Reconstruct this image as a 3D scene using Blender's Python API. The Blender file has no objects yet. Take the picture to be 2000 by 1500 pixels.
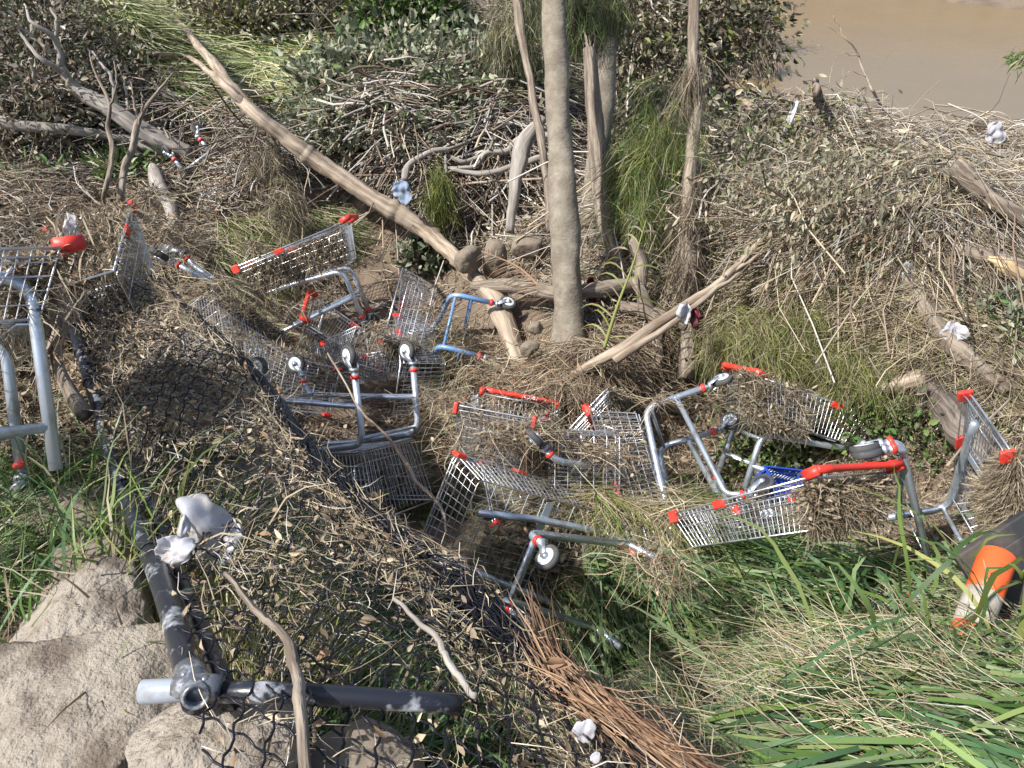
import bpy, bmesh, math, random
import numpy as np
from mathutils import Matrix, Vector, noise
random.seed(7); RNG = np.random.default_rng(11)
SC = bpy.context.scene; COL = SC.collection
# ---------------------------------------------------------------- camera, sky, sun, exposure
F = 1570.0; TH = math.radians(35.0); CAM = np.array([0.0, 0.0, 3.6])
cam = bpy.data.cameras.new('camera'); co = bpy.data.objects.new('camera', cam); COL.objects.link(co)
co.location = CAM; co.rotation_euler = (math.radians(55.0), 0, 0)
cam.sensor_width = 36.0; cam.lens = 36.0 * F / 2000.0; cam.clip_start = 0.05; cam.clip_end = 500
SC.camera = co
SUN_EL, SUN_AZ = math.radians(50), math.radians(243)      # azimuth from +Y clockwise: behind the camera, to the left
w = bpy.data.worlds.new('World'); SC.world = w; w.use_nodes = True
nt = w.node_tree; bg = nt.nodes['Background']; sky = nt.nodes.new('ShaderNodeTexSky')
sky.sky_type = 'NISHITA'; sky.sun_disc = False; sky.sun_elevation = SUN_EL; sky.sun_rotation = SUN_AZ
sky.air_density = 1.0; sky.dust_density = 2.5
nt.links.new(sky.outputs[0], bg.inputs[0]); bg.inputs[1].default_value = 0.115
sl = bpy.data.lights.new('sun', 'SUN'); sl.energy = 4.7; sl.angle = math.radians(0.6); sl.color = (1.0, 0.97, 0.92)
so = bpy.data.objects.new('sun', sl); COL.objects.link(so)
sdir = Vector((math.sin(SUN_AZ) * math.cos(SUN_EL), math.cos(SUN_AZ) * math.cos(SUN_EL), math.sin(SUN_EL)))
so.rotation_euler = sdir.to_track_quat('Z', 'Y').to_euler(); so.location = (0, 0, 20)
SC.view_settings.view_transform = 'Standard'; SC.view_settings.look = 'None'
SC.view_settings.exposure = 0.58; SC.view_settings.gamma = 1.0
SC.render.resolution_x = 1024; SC.render.resolution_y = 768

# ---------------------------------------------------------------- helpers: rays into the place
RX = np.array([1, 0, 0.0]); UP = np.array([0, math.sin(TH), math.cos(TH)]); FW = np.array([0, math.cos(TH), -math.sin(TH)])
def dirs(px, py):
    px = np.asarray(px, float)[..., None]; py = np.asarray(py, float)[..., None]
    return FW + RX * (px - 1000) / F + UP * (750 - py) / F
def at(px, py, dep): return CAM + dirs(px, py) * dep
def ap(lst): return [at(*q) for q in lst]
def proj(P):
    q = np.asarray(P) - CAM; d = q @ FW
    return np.stack([1000 + F * (q @ RX) / d, 750 - F * (q @ UP) / d], -1)

def mat(name, base=(.5, .5, .5), rough=.6, metal=0.0, attr=None, noise=None, bump=None, transl=0.0, spec=None, wuv=False):
    m = bpy.data.materials.new(name); m.use_nodes = True; n = m.node_tree.nodes; l = m.node_tree.links
    b = n['Principled BSDF']; b.inputs['Roughness'].default_value = rough; b.inputs['Metallic'].default_value = metal
    b.inputs['Base Color'].default_value = (*base, 1)
    if spec is not None: b.inputs['Specular IOR Level'].default_value = spec
    src = None
    if attr:
        a = n.new('ShaderNodeAttribute'); a.attribute_name = attr; src = a.outputs['Color']
    if noise:      # (scale, colour2, threshold lo, hi)
        tc = n.new('ShaderNodeTexCoord'); nz = n.new('ShaderNodeTexNoise'); nz.inputs['Scale'].default_value = noise[0]
        nz.inputs['Detail'].default_value = 8; nz.inputs['Roughness'].default_value = .65
        wa = n.new('ShaderNodeAttribute'); wa.attribute_name = 'wuv'; l.new(wa.outputs['Vector'] if wuv else tc.outputs['Object'], nz.inputs['Vector'])
        r = n.new('ShaderNodeMapRange'); r.inputs[1].default_value = noise[2]; r.inputs[2].default_value = noise[3]
        l.new(nz.outputs['Fac'], r.inputs[0]); mx = n.new('ShaderNodeMix'); mx.data_type = 'RGBA'
        l.new(r.outputs[0], mx.inputs['Factor'])
        if src: l.new(src, mx.inputs['A'])
        else: mx.inputs['A'].default_value = (*base, 1)
        mx.inputs['B'].default_value = (*noise[1], 1); src = mx.outputs['Result']
    if src: l.new(src, b.inputs['Base Color'])
    if bump:       # list of (scale, strength, distance)
        prev = None; tc2 = n.new('ShaderNodeTexCoord')
        for sc, st, di, *st3 in bump:
            mp = n.new('ShaderNodeMapping'); wb = n.new('ShaderNodeAttribute'); wb.attribute_name = 'wuv'; l.new(wb.outputs['Vector'] if wuv else tc2.outputs['Object'], mp.inputs[0])
            if st3: mp.inputs['Scale'].default_value = st3[0]
            nz2 = n.new('ShaderNodeTexNoise'); nz2.inputs['Scale'].default_value = sc; nz2.inputs['Detail'].default_value = 6
            l.new(mp.outputs[0], nz2.inputs['Vector'])
            bp = n.new('ShaderNodeBump'); bp.inputs['Strength'].default_value = st; bp.inputs['Distance'].default_value = di
            l.new(nz2.outputs['Fac'], bp.inputs['Height'])
            if prev: l.new(prev.outputs[0], bp.inputs['Normal'])
            prev = bp
        l.new(prev.outputs[0], b.inputs['Normal'])
    if transl > 0:
        t = n.new('ShaderNodeBsdfTranslucent'); mixs = n.new('ShaderNodeMixShader'); mixs.inputs[0].default_value = transl
        if src: l.new(src, t.inputs['Color'])
        else: t.inputs['Color'].default_value = (*base, 1)
        l.new(b.outputs[0], mixs.inputs[1]); l.new(t.outputs[0], mixs.inputs[2])
        l.new(mixs.outputs[0], n['Material Output'].inputs['Surface'])
    return m

M = {}
M['zinc'] = mat('zinc', (.60, .67, .75), .40, .72, noise=(14, (.36, .35, .33), .50, .70), bump=[(60, .12, .002)])
M['wire'] = mat('bright_wire', (.74, .76, .80), .32, .85, noise=(5, (.33, .29, .24), .5, .66))
M['oldwire'] = mat('dull_wire', (.40, .42, .46), .45, .8, noise=(7, (.20, .18, .15), .5, .7))
M['plate'] = mat('plate_steel', (.62, .70, .80), .35, .7, noise=(12, (.40, .42, .44), .5, .8))
M['bluepaint'] = mat('blue_paint', (.20, .38, .68), .4, .3, noise=(10, (.45, .5, .58), .5, .65))
M['red'] = mat('red_plastic', (.70, .045, .03), .45, noise=(22, (.36, .12, .08), .52, .72), bump=[(90, .2, .001)])
M['tyre'] = mat('rubber', (.055, .057, .06), .75, noise=(15, (.14, .12, .10), .5, .75))
M['hub'] = mat('grey_hub', (.62, .64, .66), .5, noise=(18, (.40, .37, .32), .55, .8))
M['darkhub'] = mat('black_hub', (.03, .03, .035), .5, noise=(20, (.12, .1, .08), .5, .8))
M['white'] = mat('white_print', (.85, .8, .78), .5)
M['coat'] = mat('black_coated_pipe', (.018, .02, .028), .28, noise=(16, (.38, .40, .43), .56, .70), bump=[(30, .25, .004)])
M['mesh'] = mat('black_coated_wire', (.008, .009, .015), .35, spec=.3)
M['bag'] = mat('plastic_film', (.72, .72, .76), .3, noise=(14, (.50, .46, .40), .5, .75), transl=.5)
M['clear'] = mat('frosted_plastic', (.40, .44, .49), .35, noise=(25, (.26, .26, .27), .5, .7), transl=.25)
M['bluecloth'] = mat('blue_cloth', (.20, .26, .36), .9, noise=(20, (.30, .30, .30), .45, .7))
M['redcloth'] = mat('dark_red_cloth', (.12, .012, .02), .6, noise=(10, (.04, .01, .01), .5, .7))
M['bluecrate'] = mat('blue_plastic', (.02, .07, .40), .4, noise=(20, (.1, .1, .2), .55, .8))
M['orange'] = mat('orange_plastic', (.85, .12, .03), .45, noise=(9, (.5, .16, .08), .6, .8))
M['rubberblack'] = mat('black_rubber', (.03, .032, .035), .6, noise=(6, (.12, .10, .08), .45, .75))
M['greywrap'] = mat('dirty_reflective', (.45, .42, .36), .5, noise=(14, (.26, .22, .16), .45, .7))
M['org'] = mat('dead_plant', (.3, .25, .15), .85, attr='Col', spec=.15)
M['leafm'] = mat('leaf', (.3, .25, .15), .55, attr='Col', transl=.18, spec=.35)
M['bark1'] = mat('smooth_bark', (.165, .138, .102), .9, noise=(11, (.27, .24, .19), .42, .68), bump=[(6, .5, .02, (1, 1, 2.5)), (45, .7, .006, (1, 1, 1.8)), (120, .5, .003)])
M['bark2'] = mat('rough_bark', (.13, .10, .075), .95, noise=(34, (.31, .26, .205), .42, .62), bump=[(34, 1, .016), (120, .7, .005)], wuv=True)
M['deadwood'] = mat('stripped_wood', (.18, .13, .092), .85, noise=(30, (.40, .33, .25), .38, .60), bump=[(30, .9, .010), (110, .6, .004)], wuv=True)
M['greywood'] = mat('grey_branch', (.20, .175, .15), .9, noise=(32, (.40, .37, .33), .40, .64), bump=[(32, .8, .008), (110, .6, .004)], wuv=True)
M['darklog'] = mat('wet_dark_bark', (.07, .056, .046), .85, noise=(26, (.24, .20, .165), .44, .64), bump=[(26, 1, .02), (80, .8, .007)], wuv=True)
M['rawwood'] = mat('raw_split_wood', (.62, .46, .26), .8, noise=(40, (.40, .28, .15), .45, .65), bump=[(40, .8, .006)], wuv=True)
M['rock'] = mat('sandstone', (.31, .27, .22), .95, noise=(4, (.135, .105, .08), .47, .60), bump=[(12, .8, .02), (45, 1, .012), (160, .9, .005)])
M['stone'] = mat('river_stone', (.20, .165, .125), .95, noise=(6, (.16, .13, .10), .45, .7), bump=[(20, .7, .02), (90, .6, .004)])

def setp(o, label=None, cat=None, group=None, kind=None):
    if label: o['label'] = label
    if cat: o['category'] = cat
    if group: o['group'] = group
    if kind: o['kind'] = kind
    return o
def link(name, me, m=None, parent=None):
    o = bpy.data.objects.new(name, me); COL.objects.link(o)
    if me and m and len(me.materials) == 0: me.materials.append(m)
    if parent: o.parent = parent
    return o
def empty(name, loc=(0, 0, 0), mtx=None):
    o = bpy.data.objects.new(name, None); COL.objects.link(o); o.empty_display_size = .1
    if mtx is not None: o.matrix_world = mtx
    else: o.location = loc
    return o
def npmesh(name, V, Q, cols=None, smooth=False):
    """V (n,3); Q (m,k) faces all with k corners"""
    me = bpy.data.meshes.new(name); V = np.ascontiguousarray(V, np.float32); Q = np.ascontiguousarray(Q, np.int32)
    me.vertices.add(len(V)); me.vertices.foreach_set('co', V.ravel())
    k = Q.shape[1]; me.loops.add(Q.size); me.loops.foreach_set('vertex_index', Q.ravel())
    me.polygons.add(len(Q)); me.polygons.foreach_set('loop_start', np.arange(0, Q.size, k, dtype=np.int32))
    me.polygons.foreach_set('use_smooth', np.full(len(Q), smooth))
    me.update(calc_edges=True)
    if cols is not None:
        a = me.color_attributes.new('Col', 'FLOAT_COLOR', 'POINT')
        c = np.ones((len(V), 4), np.float32); c[:, :3] = cols; a.data.foreach_set('color', c.ravel())
    return me
class TB:
    """collects tubes, plates and lathes as one mesh"""
    def __init__(s): s.v = []; s.f = []; s.n = 0
    def add(s, V, Fc):
        s.v.append(np.asarray(V, float)); s.f += [tuple(i + s.n for i in f) for f in Fc]; s.n += len(V)
    def tube(s, P, r, n=6, cap=True, sq=None):
        P = np.asarray(P, float); m = len(P); r = np.broadcast_to(np.asarray(r, float), (m,))
        T = np.gradient(P, axis=0) if m > 2 else np.repeat((P[1] - P[0])[None], 2, 0)
        T /= np.linalg.norm(T, axis=1)[:, None] + 1e-12
        a = np.array([0, 0, 1.0]) if abs(T[0][2]) < .9 else np.array([1.0, 0, 0])
        u = np.cross(a, T[0]); u /= np.linalg.norm(u); V = []
        for i in range(m):
            u = u - T[i] * (u @ T[i]); u /= np.linalg.norm(u) + 1e-12; w_ = np.cross(T[i], u)
            an = np.arange(n) * 2 * math.pi / n + math.pi / n
            V.append(P[i] + r[i] * (np.cos(an)[:, None] * u + np.sin(an)[:, None] * w_ * (sq or 1)))
        V = np.concatenate(V); Fc = []
        for i in range(m - 1):
            for j in range(n):
                a0 = i * n + j; a1 = i * n + (j + 1) % n; Fc.append((a0, a1, a1 + n, a0 + n))
        if cap: Fc.append(tuple(range(n))[::-1]); Fc.append(tuple(range((m - 1) * n, m * n)))
        s.add(V, Fc)
    def box(s, o, ax, ay, az):
        """centre o and three half-axis vectors"""
        o, ax, ay, az = map(lambda q: np.asarray(q, float), (o, ax, ay, az))
        V = [o + i * ax + j * ay + k * az for i in (-1, 1) for j in (-1, 1) for k in (-1, 1)]
        s.add(V, [(0, 1, 3, 2), (4, 6, 7, 5), (0, 4, 5, 1), (2, 3, 7, 6), (0, 2, 6, 4), (1, 5, 7, 3)])
    def lathe(s, o, ax, prof, n=16):
        """prof = [(offset along axis, radius)]"""
        o = np.asarray(o, float); ax = np.asarray(ax, float); ax = ax / np.linalg.norm(ax)
        a = np.array([0, 0, 1.0]) if abs(ax[2]) < .9 else np.array([1.0, 0, 0])
        u = np.cross(a, ax); u /= np.linalg.norm(u); w_ = np.cross(ax, u); V = []; Fc = []
        for h_, r_ in prof:
            for j in range(n):
                t = 2 * math.pi * j / n; V.append(o + ax * h_ + r_ * (math.cos(t) * u + math.sin(t) * w_))
        m = len(prof)
        for i in range(m - 1):
            for j in range(n):
                a0 = i * n + j; a1 = i * n + (j + 1) % n; Fc.append((a0, a1, a1 + n, a0 + n))
        Fc.append(tuple(range(n))[::-1]); Fc.append(tuple(range((m - 1) * n, m * n))); s.add(V, Fc)
    def mesh(s, name, smooth=True, bevel=0):
        me = bpy.data.meshes.new(name); me.from_pydata([tuple(q) for q in np.concatenate(s.v)], [], s.f)
        bm = bmesh.new(); bm.from_mesh(me); bmesh.ops.recalc_face_normals(bm, faces=bm.faces)
        if bevel: bmesh.ops.bevel(bm, geom=bm.edges[:], offset=bevel, segments=2, affect='EDGES', profile=.6)
        for f in bm.faces: f.smooth = smooth
        bm.to_mesh(me); bm.free(); return me
def wmesh(name, P, rs, n=14, seed=0, rough=.09):
    t = TB(); t.tube(P, rs, n); V = t.v[0]; c = np.repeat(P, n, 0); dl = V - c; m = len(P); ph = np.tile(np.arange(n) * 2 * math.pi / n, m); s = np.r_[0, np.cumsum(np.linalg.norm(np.diff(P, axis=0), axis=1))]; sl = np.repeat(s, n)
    k = seed % 7; R0 = float(np.mean(rs))
    V = c + dl * (1 + rough * (np.sin(ph * 2 + sl * 7 + k) * .6 + .5 * np.sin(ph * 3 - sl * 13 + k * 2) + .35 * np.sin(ph * 5 + sl * 29)))[:, None]; t.v = [V]
    me = t.mesh(name); a = me.attributes.new('wuv', 'FLOAT_VECTOR', 'POINT'); a.data.foreach_set('vector', np.stack([np.cos(ph) * R0 * 1.1 + k, np.sin(ph) * R0 * 1.1, sl * .12], 1).astype(np.float32).ravel()); return me
def bez(P, n=24):
    """Catmull-Rom through points"""
    P = np.asarray(P, float)
    if len(P) == 2: return P[0] + (P[1] - P[0]) * np.linspace(0, 1, n)[:, None]
    Q = np.vstack([2 * P[0] - P[1], P, 2 * P[-1] - P[-2]]); out = []
    segs = len(P) - 1; k = max(2, n // segs)
    for i in range(segs):
        p0, p1, p2, p3 = Q[i:i + 4]; t = np.linspace(0, 1, k, endpoint=(i == segs - 1))[:, None]
        out.append(.5 * ((2 * p1) + (-p0 + p2) * t + (2 * p0 - 5 * p1 + 4 * p2 - p3) * t ** 2 + (-p0 + 3 * p1 - 3 * p2 + p3) * t ** 3))
    return np.vstack(out)
def fillet(P, r, n=5):
    """polyline with rounded corners"""
    P = [np.asarray(p, float) for p in P]; out = [P[0]]
    for i in range(1, len(P) - 1):
        a, b, c = P[i - 1], P[i], P[i + 1]; da = a - b; dc = c - b; la = np.linalg.norm(da); lc = np.linalg.norm(dc)
        rr = min(r, la * .48, lc * .48); p = b + da / la * rr; q = b + dc / lc * rr
        for t in np.linspace(0, 1, n): out.append((1 - t) ** 2 * p + 2 * t * (1 - t) * b + t * t * q)
    out.append(P[-1]); return np.array(out)

# ---------------------------------------------------------------- terrain
CTRL = np.array([
(-4,-.5,2.3),(0,-.5,2.1),(4,-.5,2.1),
(-2,.5,2.15),(-1,.5,2.05),(0,.5,2.0),(1,.5,1.95),(2,.5,1.95),(3.5,.8,2.0),
(-1,1.1,1.9),(-.3,1.1,1.85),(.3,1.1,1.8),(1,1.1,1.85),(2,1.1,1.85),(3,1.3,1.9),
(-2.5,1.7,2.0),(-1.3,1.7,1.85),(-.8,1.7,1.6),(-.3,1.7,.75),(.4,1.75,.5),(1,1.8,1.1),(1.8,1.8,1.3),
(-2.5,2.4,2.0),(-1.7,2.4,1.9),(-1.1,2.4,1.5),(-.5,2.4,.7),(0,2.4,.3),(.6,2.45,.4),(1.2,2.4,.65),(2,2.4,.9),(3,2.4,1.3),
(.1,2.85,.75),(.7,2.85,.85),
(-2.6,3.1,1.95),(-1.9,3.1,1.8),(-1.3,3.2,1.1),(-.7,3.2,.5),(0,3.3,.4),(1,3.3,.4),(1.6,3.2,.5),(2.2,3.0,.9),(3.2,3.1,1.2),
(-2.8,4,1.35),(-1.8,4,.8),(-.8,4,.45),(0,4,.5),(.35,4.1,1.0),(1.1,4.0,.6),(1.7,3.85,.9),(2.2,3.95,1.35),(3,4.1,1.45),
(-3.2,5,1.1),(-1.8,5,.6),(-.8,5,.5),(.2,5,.95),(1.1,5,1.3),(2,5,1.45),(3.5,5,1.15),
(-4,6.3,1.25),(-2.5,6.3,1.1),(-1,6.3,1.0),(.5,6.3,1.05),(1.6,6.3,1.2),(3,6.3,.95),(4.5,6.3,.8),
(-5,8,1.3),(-3,8,1.2),(-1,8,1.3),(.8,8,1.3),(2.2,8,1.05),(4,8,.7),(6,8,.6),
(-6,10,1.3),(-3,10,1.3),(0,10,1.4),(2,10,1.05),(4,10,.4),(6,10.2,.22),(7.5,10,.15),
(3.3,13.5,.02),(5.3,11.8,.02),(7.3,11.4,.02),(10,11.2,.02),(2,13,.8),(0,13,1.5),(-4,13,1.5),(-8,13,1.6),
(5,13.8,-.5),(8,14,-.8),(8,18,-.8),(4.3,16,-.1),(3.2,16,.6),(1,16,1.5),(-5,16,2),(-10,16,2.3),
(6.2,21.6,-.05),(5,21,.6),(3,21,1.5),(0,21,2.3),(-6,22,3),(10.9,21.2,.02),(12.5,22,.6),(9,22.5,-.1),(8,26,.8),(15,20,.5),
(14,16,-.5),(13,12,-.1),(12,8,.6),(9,8,.5),(0,28,4),(10,31,3),(-11,28,4.5),(22,28,3),(-12,5,1.9),(-6,3,2.1),(-4,1,2.2),(6,3,1.5),(8,5,1.1),(5,1,2.0),(20,8,1.5),(-16,12,2.5),(22,16,.5)])
def _U(r2): return np.where(r2 > 0, r2 * np.log(np.maximum(r2, 1e-12)), 0)
_xy = CTRL[:, :2]; _n = len(_xy)
_A = np.zeros((_n + 3, _n + 3)); _A[:_n, :_n] = _U(((_xy[:, None] - _xy[None]) ** 2).sum(-1)) + np.eye(_n) * .02
_A[:_n, _n] = 1; _A[:_n, _n + 1:] = _xy; _A[_n, :_n] = 1; _A[_n + 1:, :_n] = _xy.T
_w = np.linalg.solve(_A, np.r_[CTRL[:, 2], 0, 0, 0])
GX0, GX1, GY0, GY1 = -18.0, 24.0, -1.0, 32.0
# grid fine near the camera: y spacing grows; use a warped grid
NU, NV = 560, 620
def uy(y): return np.log((y + 2.0))
_y = np.exp(np.linspace(uy(GY0), uy(GY1), NV)) - 2.0
_xs = np.linspace(-1, 1, NU); _x = 3 * _xs + 0 * _xs; _x = np.sign(_xs) * (3.2 * np.abs(_xs) + 18.8 * np.abs(_xs) ** 3) + 1.0
XX, YY = np.meshgrid(_x, _y)
def tps(x, y):
    q = np.stack([x.ravel(), y.ravel()], 1); out = np.empty(len(q))
    for i in range(0, len(q), 20000):
        b = q[i:i + 20000]; out[i:i + 20000] = _U(((b[:, None] - _xy[None]) ** 2).sum(-1)) @ _w[:_n] + _w[_n] + b @ _w[_n + 1:]
    return out.reshape(x.shape)
def fbm(x, y, seed=0):
    r = np.random.default_rng(seed); out = np.zeros_like(x, float)
    for k, (fr, am) in enumerate([(1.1, .5), (1.9, .4), (3.3, .3), (6.1, .16), (11, .09), (19, .05)]):
        for _ in range(4):
            a = r.uniform(0, 2 * math.pi); ph = r.uniform(0, 6.28)
            out += am / 2 * np.sin(fr * (x * math.cos(a) + y * math.sin(a)) * 2 + ph + 1.3 * np.sin(fr * .7 * (x * math.sin(a) - y * math.cos(a)) + ph))
    return out
ZZ = tps(XX, YY)
land = np.clip((ZZ + .05) / .4, 0, 1)
rough = np.clip((YY - 1.5) / 6, .25, 1)
# low debris mounds and hollows lying on the bank: (px, py, radius m, height m)
BUMPS = [(1650, 330, .9, .45), (1480, 330, .6, .35), (1800, 450, .7, .35), (1560, 520, .5, .25), (1290, 180, 1.0, .7), (1430, 40, 1.3, .9), (1250, 60, 1.2, .8),
         (60, 180, 1.3, .9), (180, 100, 1.2, .5), (520, 330, .45, .45), (1000, 250, .9, .4), (800, 300, .9, .35), (560, 30, 1.6, .9), (780, 30, 1.4, .8),
         (1100, 730, .3, .1), (1250, 420, .4, .3), (1180, 740, .2, .12)]

def inpoly(px, py, poly):
    x, y = px, py; c = np.zeros(len(x), bool); n = len(poly); j = n - 1
    for i in range(n):
        xi, yi = poly[i]; xj, yj = poly[j]
        c ^= ((yi > y) != (yj > y)) & (x < (xj - xi) * (y - yi) / (yj - yi + 1e-9) + xi); j = i
    return c
def grid_sample(G, x, y):
    u = np.interp(x, _x, np.arange(NU)); v = np.interp(y, _y, np.arange(NV))
    i = np.clip(u.astype(int), 0, NU - 2); j = np.clip(v.astype(int), 0, NV - 2); fu = u - i; fv = v - j
    return (G[j, i] * (1 - fu) + G[j, i + 1] * fu) * (1 - fv) + (G[j + 1, i] * (1 - fu) + G[j + 1, i + 1] * fu) * fv
def hgt(x, y): return grid_sample(ZZ, x, y)
_T = np.concatenate([np.linspace(.7, 8, 150), np.linspace(8.1, 40, 130)])
def hit(px, py, lift=0.0):
    """where the sight line through (px, py) meets the ground (raised by lift); returns points and depths"""
    px = np.atleast_1d(np.asarray(px, float)); py = np.atleast_1d(np.asarray(py, float)); out = np.empty((len(px), 3)); dp = np.empty(len(px))
    for i in range(0, len(px), 20000):
        d = dirs(px[i:i + 20000], py[i:i + 20000]); P = CAM + d[:, None, :] * _T[None, :, None]
        g = P[..., 2] - (hgt(P[..., 0], P[..., 1]) + lift); below = g < 0; k = np.where(below.any(1), below.argmax(1), len(_T) - 1); k = np.maximum(k, 1)
        r = np.arange(len(k)); g0 = g[r, k - 1]; g1 = g[r, k]; f = np.clip(g0 / (g0 - g1 + 1e-9), 0, 1); t = _T[k - 1] + (_T[k] - _T[k - 1]) * f
        out[i:i + 20000] = CAM + d * t[:, None]; dp[i:i + 20000] = t
    return out, dp
def G(px, py, lift=0.0): return hit([px], [py], lift)[0][0]
for bx_, by_, br_, bh_ in BUMPS:
    p = G(bx_, by_ + 25); ZZ += bh_ * np.exp(-((XX - p[0]) ** 2 + (YY - p[1]) ** 2) / (br_ * .6) ** 2)
ZZ += fbm(XX, YY) * .13 * land * rough + fbm(XX * 5, YY * 5, 3) * .018 * land
A_PX = [(130, 590, 3.2), (150, 655, 3.05), (185, 770, 2.75), (240, 950, 2.3), (320, 1150, 1.72), (385, 1370, 1.30)]
B_PX = [(300, 545, 3.25), (400, 630, 3.0), (500, 725, 2.72), (650, 915, 2.25), (800, 1050, 2.02), (930, 1130, 1.88), (1100, 1290, 1.63), (1250, 1400, 1.5), (1480, 1580, 1.33)]
CI = [(520, 1500, 1.15), (800, 1500, 1.2), (1000, 1500, 1.25), (500, 1200, 1.58), (700, 1200, 1.66), (420, 950, 2.15), (560, 950, 2.15), (300, 750, 2.65), (400, 750, 2.6), (480, 1650, 1.05), (900, 1700, 1.05), (1500, 1700, 1.1)]
FP = np.array([at(*p) for p in A_PX + B_PX + CI]); _fn = len(FP)
_B = np.zeros((_fn + 3, _fn + 3)); _B[:_fn, :_fn] = _U(((FP[:, None, :2] - FP[None, :, :2]) ** 2).sum(-1)) + np.eye(_fn) * .03; _B[:_fn, _fn] = 1; _B[:_fn, _fn + 1:] = FP[:, :2]; _B[_fn, :_fn] = 1; _B[_fn + 1:, :_fn] = FP[:, :2].T
_fw = np.linalg.solve(_B, np.r_[FP[:, 2], 0, 0, 0])
def fz(xy): return _U(((xy[:, None] - FP[None, :, :2]) ** 2).sum(-1)) @ _fw[:_fn] + _fw[_fn] + xy @ _fw[_fn + 1:]
apx = bez(ap(A_PX), 30); bpx = bez(ap(B_PX), 40)
poly = [tuple(p[:2]) for p in apx] + [(-.36, .45), (-.2, .1), (.9, .1)] + [tuple(p[:2]) for p in bpx[::-1]]
pex = [(p[0] - .22, p[1] - .05) for p in apx] + [(-.75, .45), (-.4, .0), (1.3, .0)] + [(p[0] + .08, p[1] + .06) for p in bpx[::-1]]
_in = inpoly(XX.ravel(), YY.ravel(), pex); _q = np.stack([XX.ravel()[_in], YY.ravel()[_in]], 1); _zf = fz(_q); _zr = ZZ.ravel()
_zr[_in] = np.minimum(_zr[_in], _zf - np.interp(_q[:, 1], [1.2, 1.9], [.20, .13]) + fbm(_q[:, 0], _q[:, 1], 9) * .03); ZZ = _zr.reshape(ZZ.shape)
V = np.stack([XX, YY, ZZ], -1).reshape(-1, 3)
jj, ii = np.meshgrid(np.arange(NV - 1), np.arange(NU - 1), indexing='ij'); a_ = (jj * NU + ii).ravel()
Qd = np.stack([a_, a_ + 1, a_ + NU + 1, a_ + NU], 1)
M['mud'] = mat('silt_ground', (.185, .14, .10), .95, noise=(2.6, (.105, .078, .055), .40, .68), bump=[(4, .5, .05), (18, .8, .02), (80, .9, .006)])
setp(link('ground', npmesh('ground', V, Qd, smooth=True), M['mud']), kind='structure')
# river
mw = mat('river_water', (.215, .155, .08), .18, spec=.4, noise=(.35, (.19, .14, .075), .4, .7), bump=[(2.2, .12, .05, (1, 2.4, 1)), (11, .10, .01, (1, 2, 1))])
wv = np.array([(-6, 9, 0), (40, 9, 0), (40, 60, 0), (-6, 60, 0)], float)
setp(link('water', npmesh('water', wv, np.array([[0, 1, 2, 3]])), mw), kind='structure')
# gravel patch on the right bank

# ---------------------------------------------------------------- dead and living plant matter
PAL = {
 'straw': [(.36, .30, .195), (.44, .375, .26), (.28, .225, .145), (.33, .28, .19), (.23, .185, .12), (.50, .44, .325)],
 'brown': [(.22, .175, .125), (.29, .235, .17), (.155, .12, .085), (.34, .28, .20), (.115, .09, .065)],
 'litter': [(.30, .225, .15), (.20, .15, .10), (.40, .32, .22), (.14, .11, .075), (.32, .21, .125), (.46, .38, .27)],
 'grey': [(.33, .305, .27), (.43, .40, .355), (.24, .215, .185), (.52, .48, .43)],
 'twig': [(.20, .155, .12), (.13, .10, .08), (.28, .22, .17), (.36, .29, .21), (.17, .12, .09)],
 'green': [(.10, .175, .04), (.075, .15, .04), (.145, .225, .055), (.06, .12, .035), (.19, .245, .08), (.13, .19, .06)],
 'blue': [(.08, .16, .065), (.105, .19, .085), (.065, .13, .055), (.15, .22, .10), (.19, .25, .12)],
 'palegrass': [(.52, .50, .30), (.42, .44, .22), (.60, .56, .38), (.34, .38, .16), (.24, .32, .11)],
 'yellowgreen': [(.20, .22, .06), (.26, .27, .09), (.15, .18, .045), (.34, .32, .14), (.11, .14, .035)],
 'moss': [(.13, .155, .03), (.18, .20, .045), (.09, .115, .025), (.25, .24, .08)],
 'sage': [(.25, .275, .185), (.32, .34, .24), (.18, .215, .135), (.38, .39, .28), (.13, .165, .095)],
 'dusty': [(.28, .26, .18), (.22, .21, .14), (.34, .31, .22), (.15, .15, .095), (.40, .36, .26)],
 'dark': [(.07, .085, .04), (.05, .065, .03), (.10, .105, .055), (.09, .07, .045)],
 'rust': [(.27, .165, .10), (.21, .125, .08), (.36, .24, .15), (.16, .10, .065)],
}
def pick(pal, n, rng=RNG):
    out = np.empty((n, 3))
    if isinstance(pal, str): pal = [(pal, 1)]
    pr = np.array([p[1] for p in pal], float); idx = rng.choice(len(pal), n, p=pr / pr.sum())
    for k, (nm, _) in enumerate(pal):
        s = idx == k; a = np.array(PAL[nm]); out[s] = a[rng.integers(0, len(a), s.sum())]
    return out * rng.uniform(.72, 1.22, (n, 1))
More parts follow.
